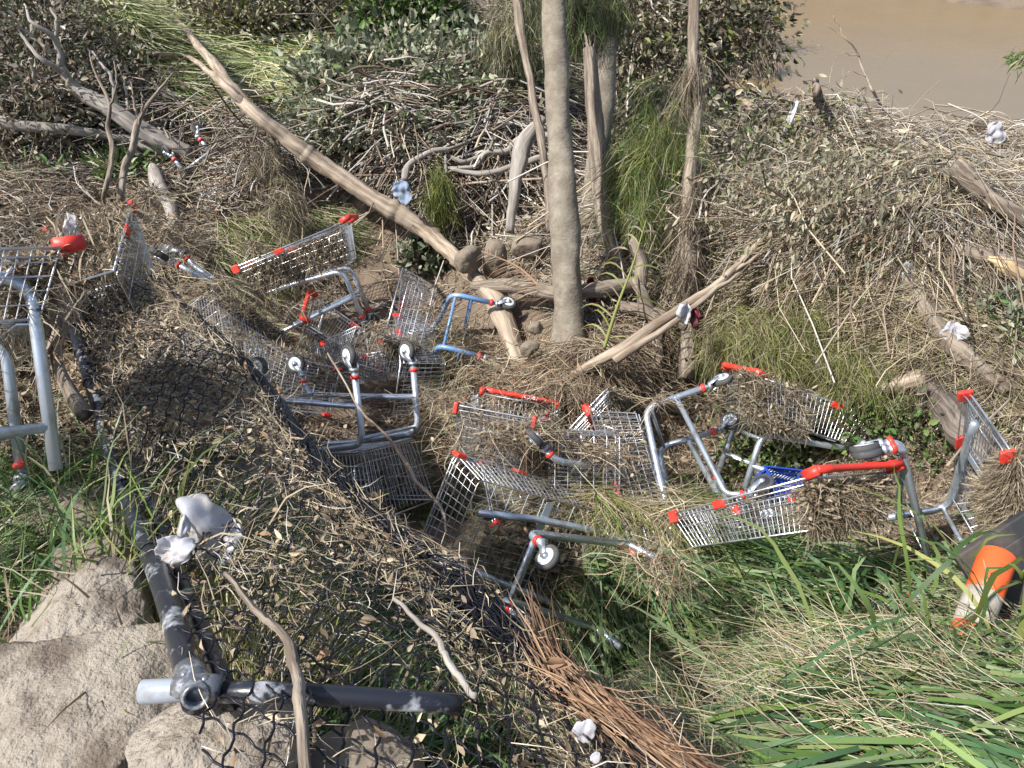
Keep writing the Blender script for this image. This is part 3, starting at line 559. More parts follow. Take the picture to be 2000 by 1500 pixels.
for k_, kw in {
 'A': dict(label='trolley at the left edge standing upright with one big bent chrome leg', dark=(0, 1), hide=(0,)),
 'B': dict(label='leaf filled trolley in the mound, red corner touching the two dead saplings', noframe=True, nohandle=True),
 'D': dict(label='trolley on its side showing a dark empty cage beside the leaf mound', noframe=True, extra=[((at(343, 515, 4.3), at(372, 530, 4.3), at(400, 546, 4.35), at(430, 566, 4.4)), (318, 500, 4.25), True), ((at(362, 500, 4.5), at(385, 525, 4.5), at(420, 545, 4.5)), (345, 490, 4.5), True)]),
 'E': dict(label='upright trolley packed with leaves standing on the bare silt with an arched chrome leg'),
 'F': dict(label='trolley lying beneath the overturned one with its red handle against the leaf mound', noframe=True),
 'G': dict(label='trolley nose down behind the overturned one with two long bare rims and a red corner', noframe=True),
 'W': dict(label='small dark trolley half sunk between the upright leaf filled one and the hollow', wire='oldwire', noframe=True, nohandle=True),
 'H': dict(label='trolley on its side with a blue tinted chassis pointing its wheels at the tree trunk', frame='bluepaint', dark=(2, 3), nohandle=True),
 'I': dict(label='overturned trolley with three pale wheels in the air over the muddy hollow', nobump=True, nohandle=True),
 'J': dict(label='trolley standing on its nose with its bright wire side right of the overturned one', noframe=True, nohandle=True),
 'K': dict(label='trolley with white lettering on its red handle under the roots of the tree', wire='oldwire', text=((0, 1, 0), (.98, 0, .2), .02), noframe=True),
 'L': dict(label='flattened trolley with a red cornered rim poking from straw below the lettered handle', noframe=True, nohandle=True, extra=[((at(1069, 882, 3.75), at(1084, 897, 3.75), at(1110, 905, 3.8), at(1150, 908, 3.85)), (1052, 864, 3.72), False)]),
 'M': dict(label='trolley with slanting bare wires wedged left of the blue framed one', noframe=True, nohandle=True, nobump=True),
 'O': dict(label='trolley with a bare wire side lying behind beside the root heap', noframe=True, nohandle=True, nobump=True),
 'P': dict(label='trolley on its side with two long parallel blue grey rails and wheels to the right', dark=(2,)),
 'Q': dict(label='trolley with a long bright basket sloping down from the mossy heap on the right'),
 'R': dict(label='trolley with a wide basket half full of leaves behind the tall green blades', noframe=True),
 'X': dict(label='trolley on its side at the right edge, basket matted with straw, pointing two wheels left', dark=(3,), nohandle=True),
 'S': dict(label='trolley lying on its side in front with its cage open to the left', tray=False, nohandle=True, hide=(0, 1)),
 'U': dict(label='far trolley buried upside down with four small wheels sticking out', dark=(0, 1, 2, 3), wire='oldwire', nohandle=True, nobump=True),
}.items():
    lb = kw.pop('label'); trolley(k_, lb, *POSE[k_], **kw)

# leaves and straw caught in the baskets -----------------------------------------
fill('B', 'brown leaves packed inside the trolley below the dead saplings', 11000, ('RRL', 'RFL', 'RFR', 'RRR'), depth=(.0, .08), pal=(('litter', 3), ('brown', 2)))
fill('E', 'dry leaves packed in the upright trolley on the silt', 6500, ('RRN', 'RFN', 'BFN', 'BRN'), (0, 1, .12, 1), depth=(0.01, .08), pal=(('litter', 2), ('straw', 2), ('brown', 1)))
fill('H', 'muddy leaves plastered on the basket left of the blue chassis', 4200, ('RRN', 'RFN', 'BFN', 'BRN'), depth=(-.01, .10), pal=(('brown', 3), ('litter', 2)))
fill('G', 'muddy leaves stuck on the cage behind the overturned trolley', 1500, ('RRN', 'RFN', 'BFN', 'BRN'), depth=(-.01, .10), pal=(('brown', 3), ('litter', 2)))
fill('F', 'muddy leaves stuck on the cage beneath the overturned trolley', 2200, ('RRN', 'RFN', 'BFN', 'BRN'), depth=(-.01, .10), pal=(('brown', 3), ('litter', 2)))
fill('K', 'tangle of straw hanging in the basket under the lettered handle', 2400, ('RRN', 'RFN', 'BFN', 'BRN'), depth=(.01, .2), pal=(('brown', 3), ('straw', 2)), strawn=.6)
fill('R', 'leaf litter filling the rear half of the wide basket', 5500, ('RRL', 'RRR', 'BRR', 'BRL'), (.0, .95, .12, 1), depth=(-.01, .07), pal=(('litter', 3), ('straw', 2)))
fill('Q', 'straw clogging the rear of the long sloping basket', 2600, ('RRN', 'RFN', 'BFN', 'BRN'), (-.25, .40, -.1, 1.2), depth=(-.02, .14), pal=(('straw', 3), ('brown', 2)), strawn=.7)
fill('X', 'straw matting the basket at the right edge', 20000, ('BRN', 'BFN', 'RFN', 'RRN'), (0, 1, -.5, .78), depth=(-.04, .16), pal=(('straw', 4), ('brown', 2)), strawn=.75, size=(.02, .04))
fill('S', 'brown leaves caught under the basket of the front trolley', 500, ('BRL', 'BFL', 'BFR', 'BRR'), (0, .8, .2, 1), depth=(0, .05), pal=(('litter', 3), ('brown', 1)), size=(.03, .07))
fill('D', 'leaves and mud stuck on the back of the dark empty cage', 2300, ('RFN', 'RRN', 'BRN', 'BFN'), (0, 1, 0, .3), pal=(('brown', 3), ('litter', 1)))
fill('M', 'leaf fragments on the slanting bare wires', 1300, ('BRL', 'BFL', 'BFR', 'BRR'), pal=(('brown', 3), ('litter', 1)))
fill('O', 'straw over the bare wire side beside the root heap', 1500, ('RRN', 'RFN', 'BFN', 'BRN'), pal=(('brown', 3), ('straw', 2)), strawn=.6)
fill('P', 'a few leaf scraps on the side mesh of the blue framed trolley', 900, ('RRN', 'RFN', 'BFN', 'BRN'), pal=(('brown', 2), ('straw', 2)), strawn=.5)
fill('A', 'leaves covering the basket at the left edge', 6000, ('RRL', 'RRR', 'BRR', 'BRL'), depth=(0, .1), pal=(('litter', 3), ('brown', 2)))
def drape(label, spots, n, pal, L=(.08, .35), seed=0):
    rng = np.random.default_rng(seed); o = Org()
    for px, py, dep, r in spots:
        k = int(n * r); P = at(px, py, dep) + rng.normal(size=(k, 3)) * np.array([r, r * .6, r * .45]) * .6; a = rng.uniform(-60, 30)
        o.ribbon(o.paths(P, heading(k, a, 55, .35, rng), rng.uniform(*L, k), .8, .03, .35, ground=False, rng=rng), rng.uniform(.0018, .004, k), pick(pal, k, rng), rng=rng)
        m_ = k // 5; o.leaf(P[:m_] + rng.normal(size=(m_, 3)) * .02, rng.uniform(.02, .05, m_), rng.uniform(.008, .02, m_), pick([('litter', 2), ('brown', 2)], m_, rng), rng=rng)
    setp(o.build('straw_tangle', M['org']), label, 'straw', kind='stuff')
drape('brown straw tangled over the trolley handles and rails in the pile', [(1000, 850, 3.75, .10), (930, 810, 3.9, .09), (1060, 840, 3.8, .09), (900, 870, 3.7, .12), (1290, 780, 4.1, .04), (1180, 890, 3.8, .10), (1400, 780, 4.3, .08), (1470, 780, 4.2, .09), (960, 720, 4.3, .12), (1100, 745, 4.25, .12), (870, 780, 4.2, .10), (1130, 870, 3.9, .08), (1270, 1090, 3.15, .10), (1310, 1130, 3.0, .08)], 1000, [('straw', 3), ('brown', 3), ('rust', 1)], seed=2)
drape('straw and leaf strings over the leaf mound trolleys', [(420, 560, 4.2, .12), (560, 600, 4.6, .06), (480, 590, 4.5, .08), (640, 740, 4.2, .06), (740, 640, 4.8, .05), (500, 480, 5.2, .06), (330, 440, 4.2, .12), (370, 480, 4.3, .10), (300, 380, 4.4, .10), (840, 600, 4.9, .06)], 1300, [('straw', 2), ('brown', 4)], seed=3)

# ---------------------------------------------------------------- trunks, logs, branches
def wood(name, label, cat, pts, r, m, n=10, seg=60, wob=.0, knots=0, group=None, subs=(), parent=None, flare=0.0, ends=None):
    P = bez(pts, seg); rs = np.interp(np.linspace(0, 1, len(P)), np.linspace(0, 1, len(r)), r); rg = np.random.default_rng(int(abs(P[0].sum() * 1000)) % 9999)
    sm = np.convolve(rg.normal(size=len(P) + 6), np.ones(7) / 7, 'valid'); rs = rs * (1 + .12 * sm)
    ws = np.stack([np.convolve(rg.normal(size=len(P) + 4), np.ones(5) / 5, 'valid') for _ in range(3)], 1)
    P[1:-1] += ws[1:-1] * wob * 1.6
    for _ in range(knots): i = rg.integers(2, len(P) - 2); rs[i] *= 1.22
    if flare: f = np.linspace(0, 1, len(P)); rs *= 1 + flare * np.exp(-((1 - f) * 14))
    o = P[-1].copy() if flare else P[0].copy(); me = wmesh(name, P - o, rs, max(n, 12), int(abs(P[0][0] * 997)))
    if subs:
        e = empty(name, o); setp(e, label, cat, group); link('trunk', me, m, e)
        for sp, sr in subs:
            q = bez(sp, 16); q[1:-1] += rg.normal(size=(len(q) - 2, 3)) * wob; link('limb', wmesh('limb', q - o, np.interp(np.linspace(0, 1, len(q)), [0, 1], sr), 8, len(q)), m, e)
        return e
    ob = link(name, me, m); ob.location = o; setp(ob, label, cat, group); return ob
def gp(lst):
    """list of (px, py, lift) on the ground"""
    return [G(a, b, c) for a, b, c in lst]
def ap(lst): return [at(*q) for q in lst]
base = G(1108, 690, 0); bd = float((base - CAM) @ FW)
wood('tree', 'smooth grey brown standing tree trunk between the trolleys and the river', 'tree', ap([(1072, -170, bd + .10), (1080, 0, bd + .05), (1092, 250, bd), (1105, 500, bd - .02), (1110, 650, bd - .02), (1112, 740, bd - .03)]), [.068, .073, .080, .087, .092, .120], M['bark1'], 20, 60, wob=.0012,
     subs=[([*ap([(1100, 640, bd + .02), (1078, 690, bd + .10), (1068, 760, bd + .08)])], (.05, .03)), ([*ap([(1125, 640, bd + .04), (1142, 700, bd + .12), (1150, 760, bd + .1)])], (.05, .03))])
b2 = bd + .9
wood('tree', 'pale grey straight trunk standing just behind the smooth main trunk', 'tree', ap([(1196, -160, b2), (1188, 0, b2), (1172, 250, b2), (1155, 480, b2), (1148, 640, b2 - .05)]), [.072, .078, .084, .09, .1], M['bark1'], 16, 40, wob=.001)
b3 = bd + .55
wood('tree', 'snapped trunk with a splintered pale top behind the main trunk', 'tree', ap([(1150, 95, b3), (1160, 200, b3), (1170, 330, b3), (1192, 470, b3 - .05), (1240, 560, b3 - .1), (1262, 700, b3 - .12)]), [.035, .055, .06, .06, .055, .06], M['bark2'], 14, 40, wob=.003,
     subs=[(ap([(1150, 120, b3), (1146, 80, b3), (1140, 60, b3)]), (.02, .003)), (ap([(1158, 130, b3), (1162, 88, b3), (1160, 50, b3)]), (.018, .002)), (ap([(1150, 150, b3), (1154, 110, b3), (1150, 70, b3)]), (.022, .002))])
b4 = bd + .15
wood('tree', 'slender crooked brown trunk wrapped in roots right of the main trunk', 'tree', ap([(1360, -160, b4 + .3), (1356, 0, b4 + .2), (1352, 100, b4 + .18), (1362, 190, b4 + .15), (1350, 300, b4 + .1), (1342, 420, b4 + .05), (1346, 560, b4), (1343, 740, b4 - .05)]), [.032, .034, .036, .040, .040, .042, .044, .055], M['bark2'], 12, 60, wob=.004, knots=5)
wood('tree', 'thin brown stem rising beside the left of the main trunk', 'tree', ap([(1000, -60, b3 + .5), (1020, 60, b3 + .4), (1040, 180, b3 + .3), (1062, 300, b3 + .2), (1075, 450, b3)]), [.03, .035, .03, .03, .03], M['bark2'], 9, 40, wob=.006)
# long fallen trunk -----------------------------------------------
gA = [(352, 48, .5), (420, 130, .7), (480, 205, .8), (560, 270, .75), (640, 330, .65), (740, 395, .5), (830, 450, .35), (900, 515, .25), (945, 562, .2)]
wood('fallen_log', 'long stripped fallen trunk lying diagonally above the bare silt', 'log', gp(gA), [.026, .044, .050, .058, .066, .068, .062, .056, .052], M['deadwood'], 18, 120, wob=.006, knots=4,
     subs=[(gp([(480, 205, .8), (430, 160, .75), (370, 112, .65), (300, 105, .6)]), (.04, .015)), (gp([(420, 130, .7), (380, 75, .6), (345, 42, .55), (280, 46, .5)]), (.03, .010)), (gp([(352, 48, .5), (345, 30, .5)]), (.018, .006))])
wood('fallen_log', 'curved stripped log bending down between the trolley wheels and the tree', 'log', gp([(935, 556, .25), (968, 590, .22), (990, 640, .18), (1012, 700, .12), (1030, 740, .05)]), [.055, .065, .06, .055, .05], M['deadwood'], 12, 30, wob=.003)
wood('fallen_log', 'short rough brown log behind the smooth trunk at the end of the fallen one', 'log', gp([(925, 558, .28), (985, 556, .28), (1040, 562, .27), (1100, 575, .25), (1200, 560, .2), (1250, 556, .2)]), [.035, .045, .05, .05, .05, .04], M['bark2'], 12, 30, wob=.004)
wood('torn_bark', 'grey twisted plank of torn bark hanging left of the main trunk', 'bark', ap([(1062, 232, 5.9), (1030, 265, 5.8), (1012, 320, 5.75), (1006, 380, 5.7), (996, 452, 5.7)]), [.03, .055, .06, .045, .03], M['greywood'], 8, 30, wob=.006)
wood('branch', 'forked pale pole leaning from the root heap up to the right debris', 'branch', [G(1090, 745, .12), *ap([(1200, 690, 4.45), (1300, 620, 4.5), (1400, 555, 4.6), (1470, 490, 4.8), (1530, 425, 5.1)])], [.022, .03, .028, .024, .02, .012], M['deadwood'], 9, 50, wob=.004,
     subs=[(ap([(1200, 705, 4.4), (1300, 640, 4.45), (1380, 580, 4.5), (1460, 520, 4.75)]), (.024, .012)), (ap([(1400, 555, 4.6), (1480, 500, 4.75), (1530, 468, 4.9)]), (.015, .008))])
GL = 'logs in the right hand debris'
wood('fallen_log', 'thick dark wet log sloping down behind the long basket', 'log', gp([(1790, 735, .12), (1840, 790, .16), (1890, 850, .2), (1950, 905, .2), (2080, 1010, .2)]), [.055, .07, .08, .085, .09], M['darklog'], 14, 40, wob=.006, group=GL)
wood('fallen_log', 'long brown log running down through the straw to the dark wet log', 'log', gp([(1720, 500, .2), (1780, 560, .22), (1830, 640, .22), (1890, 700, .2), (1965, 765, .15)]), [.02, .035, .05, .055, .04], M['bark2'], 12, 40, wob=.005, group=GL)
wood('fallen_log', 'brown curved limb reaching from the right edge below the gravel', 'log', gp([(1862, 322, .35), (1895, 350, .3), (1920, 378, .28), (1960, 405, .28), (2080, 470, .25)]), [.045, .05, .048, .044, .045], M['bark2'], 12, 30, wob=.004, group=GL)
wood('fallen_log', 'grey brown log lying level in the straw with a pale broken end', 'log', gp([(1740, 505, .1), (1830, 545, .12), (1900, 575, .1), (1990, 600, .1)]), [.04, .055, .055, .05], M['darklog'], 12, 30, wob=.004, group=GL)
wood('fallen_log', 'log behind the straw with raw orange split wood at its end', 'log', gp([(1860, 485, .18), (1920, 500, .2), (1965, 520, .2), (2060, 560, .15)]), [.04, .05, .055, .06], M['bark2'], 12, 30, wob=.004, group=GL)
wood('split_wood', 'raw orange splinter of broken wood near the right edge', 'wood', gp([(1930, 503, .28), (1965, 520, .26), (2010, 548, .2)]), [.012, .045, .03], M['rawwood'], 6, 14, wob=.006)
wood('fallen_log', 'dark flat log half hidden above the level grey brown one', 'log', gp([(1700, 440, .06), (1780, 445, .1), (1850, 450, .1), (1900, 462, .08)]), [.03, .05, .05, .03], M['darklog'], 10, 24, wob=.004, group=GL)
wood('fallen_log', 'dark hollowed log below the mossy heap left of the thick wet one', 'log', gp([(1640, 780, .25), (1700, 765, .25), (1760, 748, .2), (1800, 740, .15)]), [.03, .04, .04, .05], M['deadwood'], 10, 24, wob=.004, group=GL)
# left side ---------------------------------------------------------
wood('fallen_tree', 'pale barked fallen tree with bare twigs at the left', 'tree', gp([(370, 300, .15), (300, 268, .3), (220, 215, .5), (150, 175, .6), (118, 130, .75)]), [.07, .075, .07, .055, .035], M['greywood'], 12, 40, wob=.005,
     subs=[(gp([(118, 130, .75), (112, 90, .9), (100, 68, 1.0), (60, 40, 1.1), (48, 8, 1.1)]), (.032, .008)), (gp([(112, 90, .9), (110, 40, 1.1), (98, 15, 1.15)]), (.02, .006)), (gp([(130, 145, .7), (80, 115, .85), (45, 70, .9), (35, 50, .95)]), (.026, .006)),
           (gp([(100, 100, .85), (60, 70, .9), (30, 45, 1.0)]), (.016, .004)), (gp([(225, 215, .5), (222, 165, .7), (200, 125, .8), (180, 100, .85)]), (.022, .006)), (gp([(250, 235, .4), (245, 180, .55), (230, 125, .7)]), (.016, .005)), (gp([(60, 115, .8), (70, 160, .6), (85, 190, .5)]), (.02, .01))])
wood('fallen_log', 'thin bare pole lying level across the left bank', 'log', gp([(-60, 225, .35), (60, 248, .35), (160, 256, .3), (240, 272, .22), (340, 302, .1)]), [.045, .042, .04, .036, .034], M['greywood'], 10, 40, wob=.005)
wood('branch', 'pale broad stem lying towards the small far wheels', 'branch', gp([(280, 250, .2), (320, 268, .2), (350, 290, .15), (372, 312, .1)]), [.03, .05, .055, .05], M['greywood'], 10, 24, wob=.004)
wood('sapling', 'taller dead forked sapling rising behind the red trolley corner', 'sapling', [G(238, 396, .0), *ap([(236, 390, 4.3), (240, 340, 4.3), (258, 290, 4.3), (272, 235, 4.35), (300, 190, 4.4), (340, 142, 4.5)])], [.022, .022, .02, .018, .016, .01, .004], M['bark2'], 8, 44, wob=.004,
     subs=[(ap([(272, 235, 4.35), (262, 200, 4.35), (255, 160, 4.4)]), (.012, .003)), (ap([(268, 250, 4.33), (280, 205, 4.3), (276, 180, 4.3)]), (.009, .003))])
wood('sapling', 'thinner dead sapling left of the forked one by the trolley corner', 'sapling', [G(204, 400, .0), *ap([(203, 380, 4.2), (212, 340, 4.2), (218, 290, 4.2), (210, 250, 4.25), (212, 200, 4.25), (180, 130, 4.3), (176, 100, 4.35)])], [.014, .014, .013, .012, .011, .009, .005, .003], M['bark2'], 8, 44, wob=.003,
     subs=[(ap([(212, 215, 4.25), (226, 170, 4.25), (222, 120, 4.3)]), (.008, .003))])
wood('fallen_log', 'mud coated thick root stub behind the leaf mound', 'log', gp([(300, 330, .15), (308, 360, .2), (330, 400, .2), (340, 440, .15), (335, 490, .05)]), [.05, .06, .05, .045, .04], M['greywood'], 10, 24, wob=.006)
wood('branch', 'thick knobbly twig lying on the fence mesh and over the low rail', 'branch', ap([(440, 1120, 1.66), (500, 1190, 1.52), (555, 1245, 1.42), (580, 1320, 1.30), (588, 1400, 1.20), (600, 1560, 1.1)]), [.005, .007, .0085, .010, .010, .010], M['bark2'], 8, 40, wob=.0025, knots=4)
wood('branch', 'pale thin stick sloping across the middle of the fence mesh', 'branch', ap([(770, 1170, 1.6), (840, 1235, 1.5), (880, 1300, 1.42), (930, 1360, 1.35)]), [.004, .006, .007, .006], M['greywood'], 7, 30, wob=.003)
wood('branch', 'sinuous pale root trailing over the cage below the overturned trolley', 'branch', ap([(640, 690, 3.9), (700, 790, 3.6), (780, 880, 3.3), (810, 940, 3.15), (860, 985, 3.05), (872, 1040, 2.95)]), [.004, .005, .007, .008, .007, .004], M['deadwood'], 7, 40, wob=.004)
wood('branch', 'flat brown stake leaning over the left basket behind the fence pipe', 'branch', ap([(112, 715, 2.75), (140, 770, 2.65), (165, 810, 2.6)]), [.02, .025, .03], M['bark2'], 6, 14, wob=.002)
wood('branch', 'long pale cane leaning in front of the thick dark wet log', 'branch', ap([(1850, 910, 3.3), (1900, 850, 3.5), (1975, 778, 3.7)]), [.006, .006, .005], M['deadwood'], 6, 14)
wood('branch', 'white bare stick over the bush left of the main trunk', 'branch', ap([(890, 360, 6.3), (960, 355, 6.2), (1030, 350, 6.1), (1095, 348, 6.0)]), [.006, .010, .010, .008], M['deadwood'], 6, 20, wob=.003)
wood('branch', 'hook topped dead stake standing at the river edge', 'branch', [G(1598, 215, -.05), G(1597, 190, .3), G(1594, 165, .55), G(1590, 152, .65)], [.05, .045, .03, .02], M['bark2'], 8, 14, wob=.004)
wood('branch', 'straight sloping branch at the water edge right of the slender trunk', 'branch', gp([(1410, 168, .2), (1440, 190, .25), (1470, 215, .2)]), [.02, .035, .04], M['deadwood'], 8, 14, wob=.004)
# curved limbs in the pile left of the tree
rg = np.random.default_rng(5)
limbs = [([(1100, 236, 6.6), (1040, 240, 6.6), (960, 232, 6.7), (915, 255, 6.6), (895, 278, 6.5)], 'topmost smooth curved limb left of the main trunk'),
 ([(1090, 250, 6.5), (1000, 245, 6.5), (985, 275, 6.4), (950, 300, 6.4), (905, 318, 6.3), (870, 300, 6.3), (850, 290, 6.3)], 'hooked limb curling through the pile left of the main trunk'),
 ([(1095, 262, 6.3), (1020, 270, 6.3), (990, 297, 6.25), (950, 300, 6.2), (925, 325, 6.2), (870, 328, 6.2)], 'limb with a double bend in the pile below the hooked one'),
 ([(1098, 300, 6.2), (1050, 310, 6.2), (1000, 326, 6.15), (940, 338, 6.1), (880, 330, 6.1)], 'lowest long curved limb in the pile left of the main trunk'),
 ([(1060, 175, 6.9), (980, 168, 6.9), (960, 190, 6.9), (915, 188, 6.9)], 'thin limb with an elbow above the pile left of the main trunk'),
 ([(860, 190, 6.9), (830, 180, 6.9), (800, 158, 7.0), (720, 160, 7.1)], 'brown limb lying over the leafy bush'),
 ([(790, 352, 6.0), (800, 320, 6.1), (845, 296, 6.2), (900, 290, 6.3)], 'pale limb rising behind the blue rag'),
 ([(1130, 275, 6.9), (1080, 262, 6.9), (1010, 248, 6.9), (950, 250, 6.9)], 'grey limb behind the main trunk')]
for pts, lb in limbs: wood('branch', lb, 'branch', ap(pts), [.028, .026, .022, .02, .012], M['greywood'], 8, 36, wob=.004, group='curved limbs piled left of the main trunk')
for i, (a, b, lb) in enumerate([((1240, 545), (1290, 720), 'crooked root leaning into the dark gap right of the main trunk'), ((1210, 600), (1340, 640), 'root crossing behind the torn palm stalk'), ((1250, 560), (1230, 470), 'ribbed bent trunk piece above the dark gap')]):
    wood('root', lb, 'root', ap([(*a, bd + .15), ((a[0] + b[0]) / 2 + 12, (a[1] + b[1]) / 2 - 6, bd + .12), (*b, bd + .1)]), [.035, .04, .03], M['bark2'], 9, 20, wob=.005)
# river side sapling with bare drooping twigs
wood('sapling', 'bare wispy sapling arching over the river', 'sapling', [G(1730, 232, 0), *ap([(1712, 190, 10.5), (1692, 150, 10.5), (1678, 110, 10.5), (1655, 78, 10.4), (1630, 62, 10.4), (1612, 50, 10.4)])], [.02, .018, .014, .012, .009, .006, .004], M['deadwood'], 6, 40, wob=.01,
     subs=[(ap([(1692, 150, 10.5), (1660, 140, 10.5), (1640, 165, 10.5), (1650, 180, 10.4)]), (.008, .003)), (ap([(1678, 110, 10.5), (1640, 105, 10.5), (1625, 140, 10.5), (1618, 165, 10.4)]), (.008, .003)), (ap([(1655, 78, 10.4), (1632, 40, 10.4), (1628, 35, 10.4)]), (.006, .003)), ([G(1700, 228, 0), *ap([(1690, 195, 10.5), (1665, 170, 10.5)])], (.01, .004)), (ap([(1700, 165, 10.5), (1680, 190, 10.4), (1672, 210, 10.4)]), (.006, .003))])

# ---------------------------------------------------------------- bushes, palms, grass
def foliage(name, label, cat, blobs, n, pal, L=(.04, .08), W=.42, stems=60, tr='twig', droop=0.0, group=None, flat=.2, stemr=.008, seed=1):
    """blobs = (px, py, lift, rx, ry, rz) in metres: leaves in clusters round bent stems"""
    rng = np.random.default_rng(seed); e = empty(name, G(*blobs[0][:3]) - [0, 0, blobs[0][2]]); setp(e, label, cat, group)
    bl = [(G(*b[:3]), np.array(b[3:6])) for b in blobs]; vol = np.array([b[1].prod() for b in bl]); ch = rng.choice(len(bl), max(8, n // 22), p=vol / vol.sum())
    cen = np.array([bl[i][0] for i in ch]); rad = np.array([bl[i][1] for i in ch]); q = rng.normal(size=(len(ch), 3)); q /= np.linalg.norm(q, axis=1)[:, None]; q *= rng.uniform(.25, 1, (len(ch), 1)) ** .6
    rad = rad * rng.uniform(.7, 1.35, (len(ch), 1)); cc = cen + q * rad; cc[:, 2] = np.maximum(cc[:, 2], hgt(cc[:, 0], cc[:, 1]) + .02); i = rng.integers(0, len(cc), n); csz = rad[i].mean(1)[:, None] * .16 + .03
    P = cc[i] + rng.normal(size=(n, 3)) * csz; D = (P - cc[i]) + rng.normal(size=(n, 3)) * .04; D[:, 2] -= droop * .1
    far = np.clip((np.linalg.norm(P - CAM, axis=1)) / 5.5, 1, 1.7); C = pick(pal, n, rng) * rng.uniform(.8, 1.2, (len(cc), 1))[i]
    o = Org(); ln = rng.uniform(*L, n) * far * rng.uniform(.6, 1.3, len(cc))[i]; o.leaf(P, ln, ln * W * rng.uniform(.7, 1.3, n), C, D=D, flat=flat, rng=rng); o.build('leaves', M['leafm'], e)
    o = Org(); k = rng.integers(0, len(cc), stems); a = cen[k] - [0, 0, .2]; D2 = cc[k] - a
    o.twig(o.paths(a, D2, np.linalg.norm(D2, axis=1) * 1.15, .25, .04, seg=6, center=False, ground=False, rng=rng), rng.uniform(stemr * .5, stemr * 1.6, stems), pick(tr, stems, rng), tip=.3)
    setp(o.build('stems', M['org'], e), kind='stuff'); return e
foliage('bush', 'large flattened bush with pale dusty green leaves left of the main trunk', 'bush', [(760, 170, 0.26, .8, .5, .35), (690, 260, 0.24, .42, .4, .32), (860, 150, 0.26, .55, .5, .35), (960, 190, 0.22, .55, .4, .3), (840, 250, 0.19, .5, .35, .25), (1020, 130, 0.22, .4, .4, .3)], 15000, [('sage', 5), ('dusty', 2), ('green', .5), ('dark', 1)], L=(.035, .075), stems=420, seed=3)
foliage('bush', 'bright pale leaved bush edge above the long fallen trunk', 'bush', [(640, 150, 0.15, .16, .2, .2), (625, 270, 0.17, .16, .2, .22), (660, 210, 0.22, .25, .25, .3)], 4200, [('sage', 6), ('yellowgreen', 1)], L=(.05, .10), stems=40, seed=4)
foliage('bush', 'dark tangled bush of dead twigs and small leaves at the far left', 'bush', [(60, 150, 0.38, 1.0, .6, .5), (80, 80, 0.26, .7, .5, .35), (30, 60, 0.30, .9, .6, .4), (140, 200, 0.26, .6, .5, .35), (10, 240, 0.22, .6, .4, .3)], 11000, [('dark', 4), ('brown', 3), ('dusty', 2), ('grey', 1)], L=(.025, .055), stems=900, stemr=.007, seed=6, tr=[('twig', 2), ('grey', 3)])
foliage('bush', 'olive leaved bush at the top edge left of centre', 'bush', [(500, 30, 0.34, 1.0, .6, .45), (600, 10, 0.30, .8, .6, .4), (430, 60, 0.22, .5, .4, .3), (560, 70, 0.19, .5, .4, .25)], 8500, [('dusty', 4), ('moss', 2), ('dark', 2), ('brown', 2)], L=(.03, .06), stems=400, seed=7)
foliage('bush', 'fresh dark green bush at the top centre', 'bush', [(790, 30, 0.26, .5, .4, .35), (760, 70, 0.19, .4, .3, .25), (840, 20, 0.22, .4, .3, .3)], 6500, [('green', 5), ('dark', 3)], L=(.035, .07), stems=60, seed=8)
foliage('bush', 'matted bush of dead stems and dull leaves hanging over the river', 'bush', [(1430, 10, 0.45, .8, .8, .5), (1400, 40, 0.45, .6, .6, .5), (1250, 20, 0.38, .9, .6, .5)], 8000, [('dusty', 3), ('dark', 3), ('moss', 1), ('brown', 3)], L=(.03, .07), droop=.8, stems=700, stemr=.010, seed=9, tr=[('twig', 2), ('straw', 2)])
foliage('bush', 'heap of drooping tan leaves on the right bank below the river', 'bush', [(1620, 385, 0.17, .75, .4, .22), (1740, 400, 0.15, .5, .4, .2), (1520, 330, 0.17, .5, .4, .22), (1680, 330, 0.15, .6, .4, .2)], 7000, [('dusty', 5), ('sage', 1), ('straw', 3), ('brown', 1)], L=(.03, .065), W=.33, droop=2.4, stems=500, seed=10, tr=[('straw', 3), ('twig', 1)])
foliage('bush', 'small dull green bush at the far right above the brown log', 'bush', [(1960, 610, 0.11, .3, .2, .14), (2040, 640, 0.11, .3, .2, .15)], 2400, [('sage', 4), ('green', 1), ('dusty', 1)], L=(.03, .055), stems=40, seed=11)
foliage('bush', 'pile of washed branches with olive leaves at the river edge', 'bush', [(1500, 270, .08, .5, .4, .12), (1400, 260, .10, .3, .3, .15), (1600, 235, .08, .3, .3, .12)], 2600, [('dusty', 4), ('moss', 2), ('dark', 2)], L=(.03, .06), droop=1, stems=260, seed=12)
foliage('bush', 'mass of grey green leaves and twigs behind the snapped trunk', 'bush', [(1280, 130, 0.34, .5, .5, .45), (1300, 260, 0.30, .45, .4, .4), (1420, 330, 0.19, .35, .3, .25), (1250, 230, 0.26, .3, .3, .35)], 5000, [('dusty', 4), ('green', 1), ('dark', 2), ('straw', 2)], L=(.03, .06), droop=1.4, stems=600, seed=13, tr=[('straw', 2), ('twig', 2)])
foliage('weed', 'broad leaved weed growing on silt beside the fallen trunk', 'plant', [(830, 505, 0.04, .22, .16, .06), (860, 490, 0.03, .12, .12, .05)], 420, [('sage', 3), ('dark', 2)], L=(.05, .10), W=.5, stems=12, seed=14)
foliage('vine', 'green leaved vine in the hollow in front of the overturned trolley', 'plant', [(800, 960, 0.07, .22, .2, .12), (830, 830, 0.04, .14, .15, .06), (880, 890, 0.05, .15, .12, .08), (770, 900, 0.06, .12, .1, .1)], 420, [('green', 3), ('sage', 2)], L=(.03, .065), W=.6, stems=24, stemr=.005, seed=15)
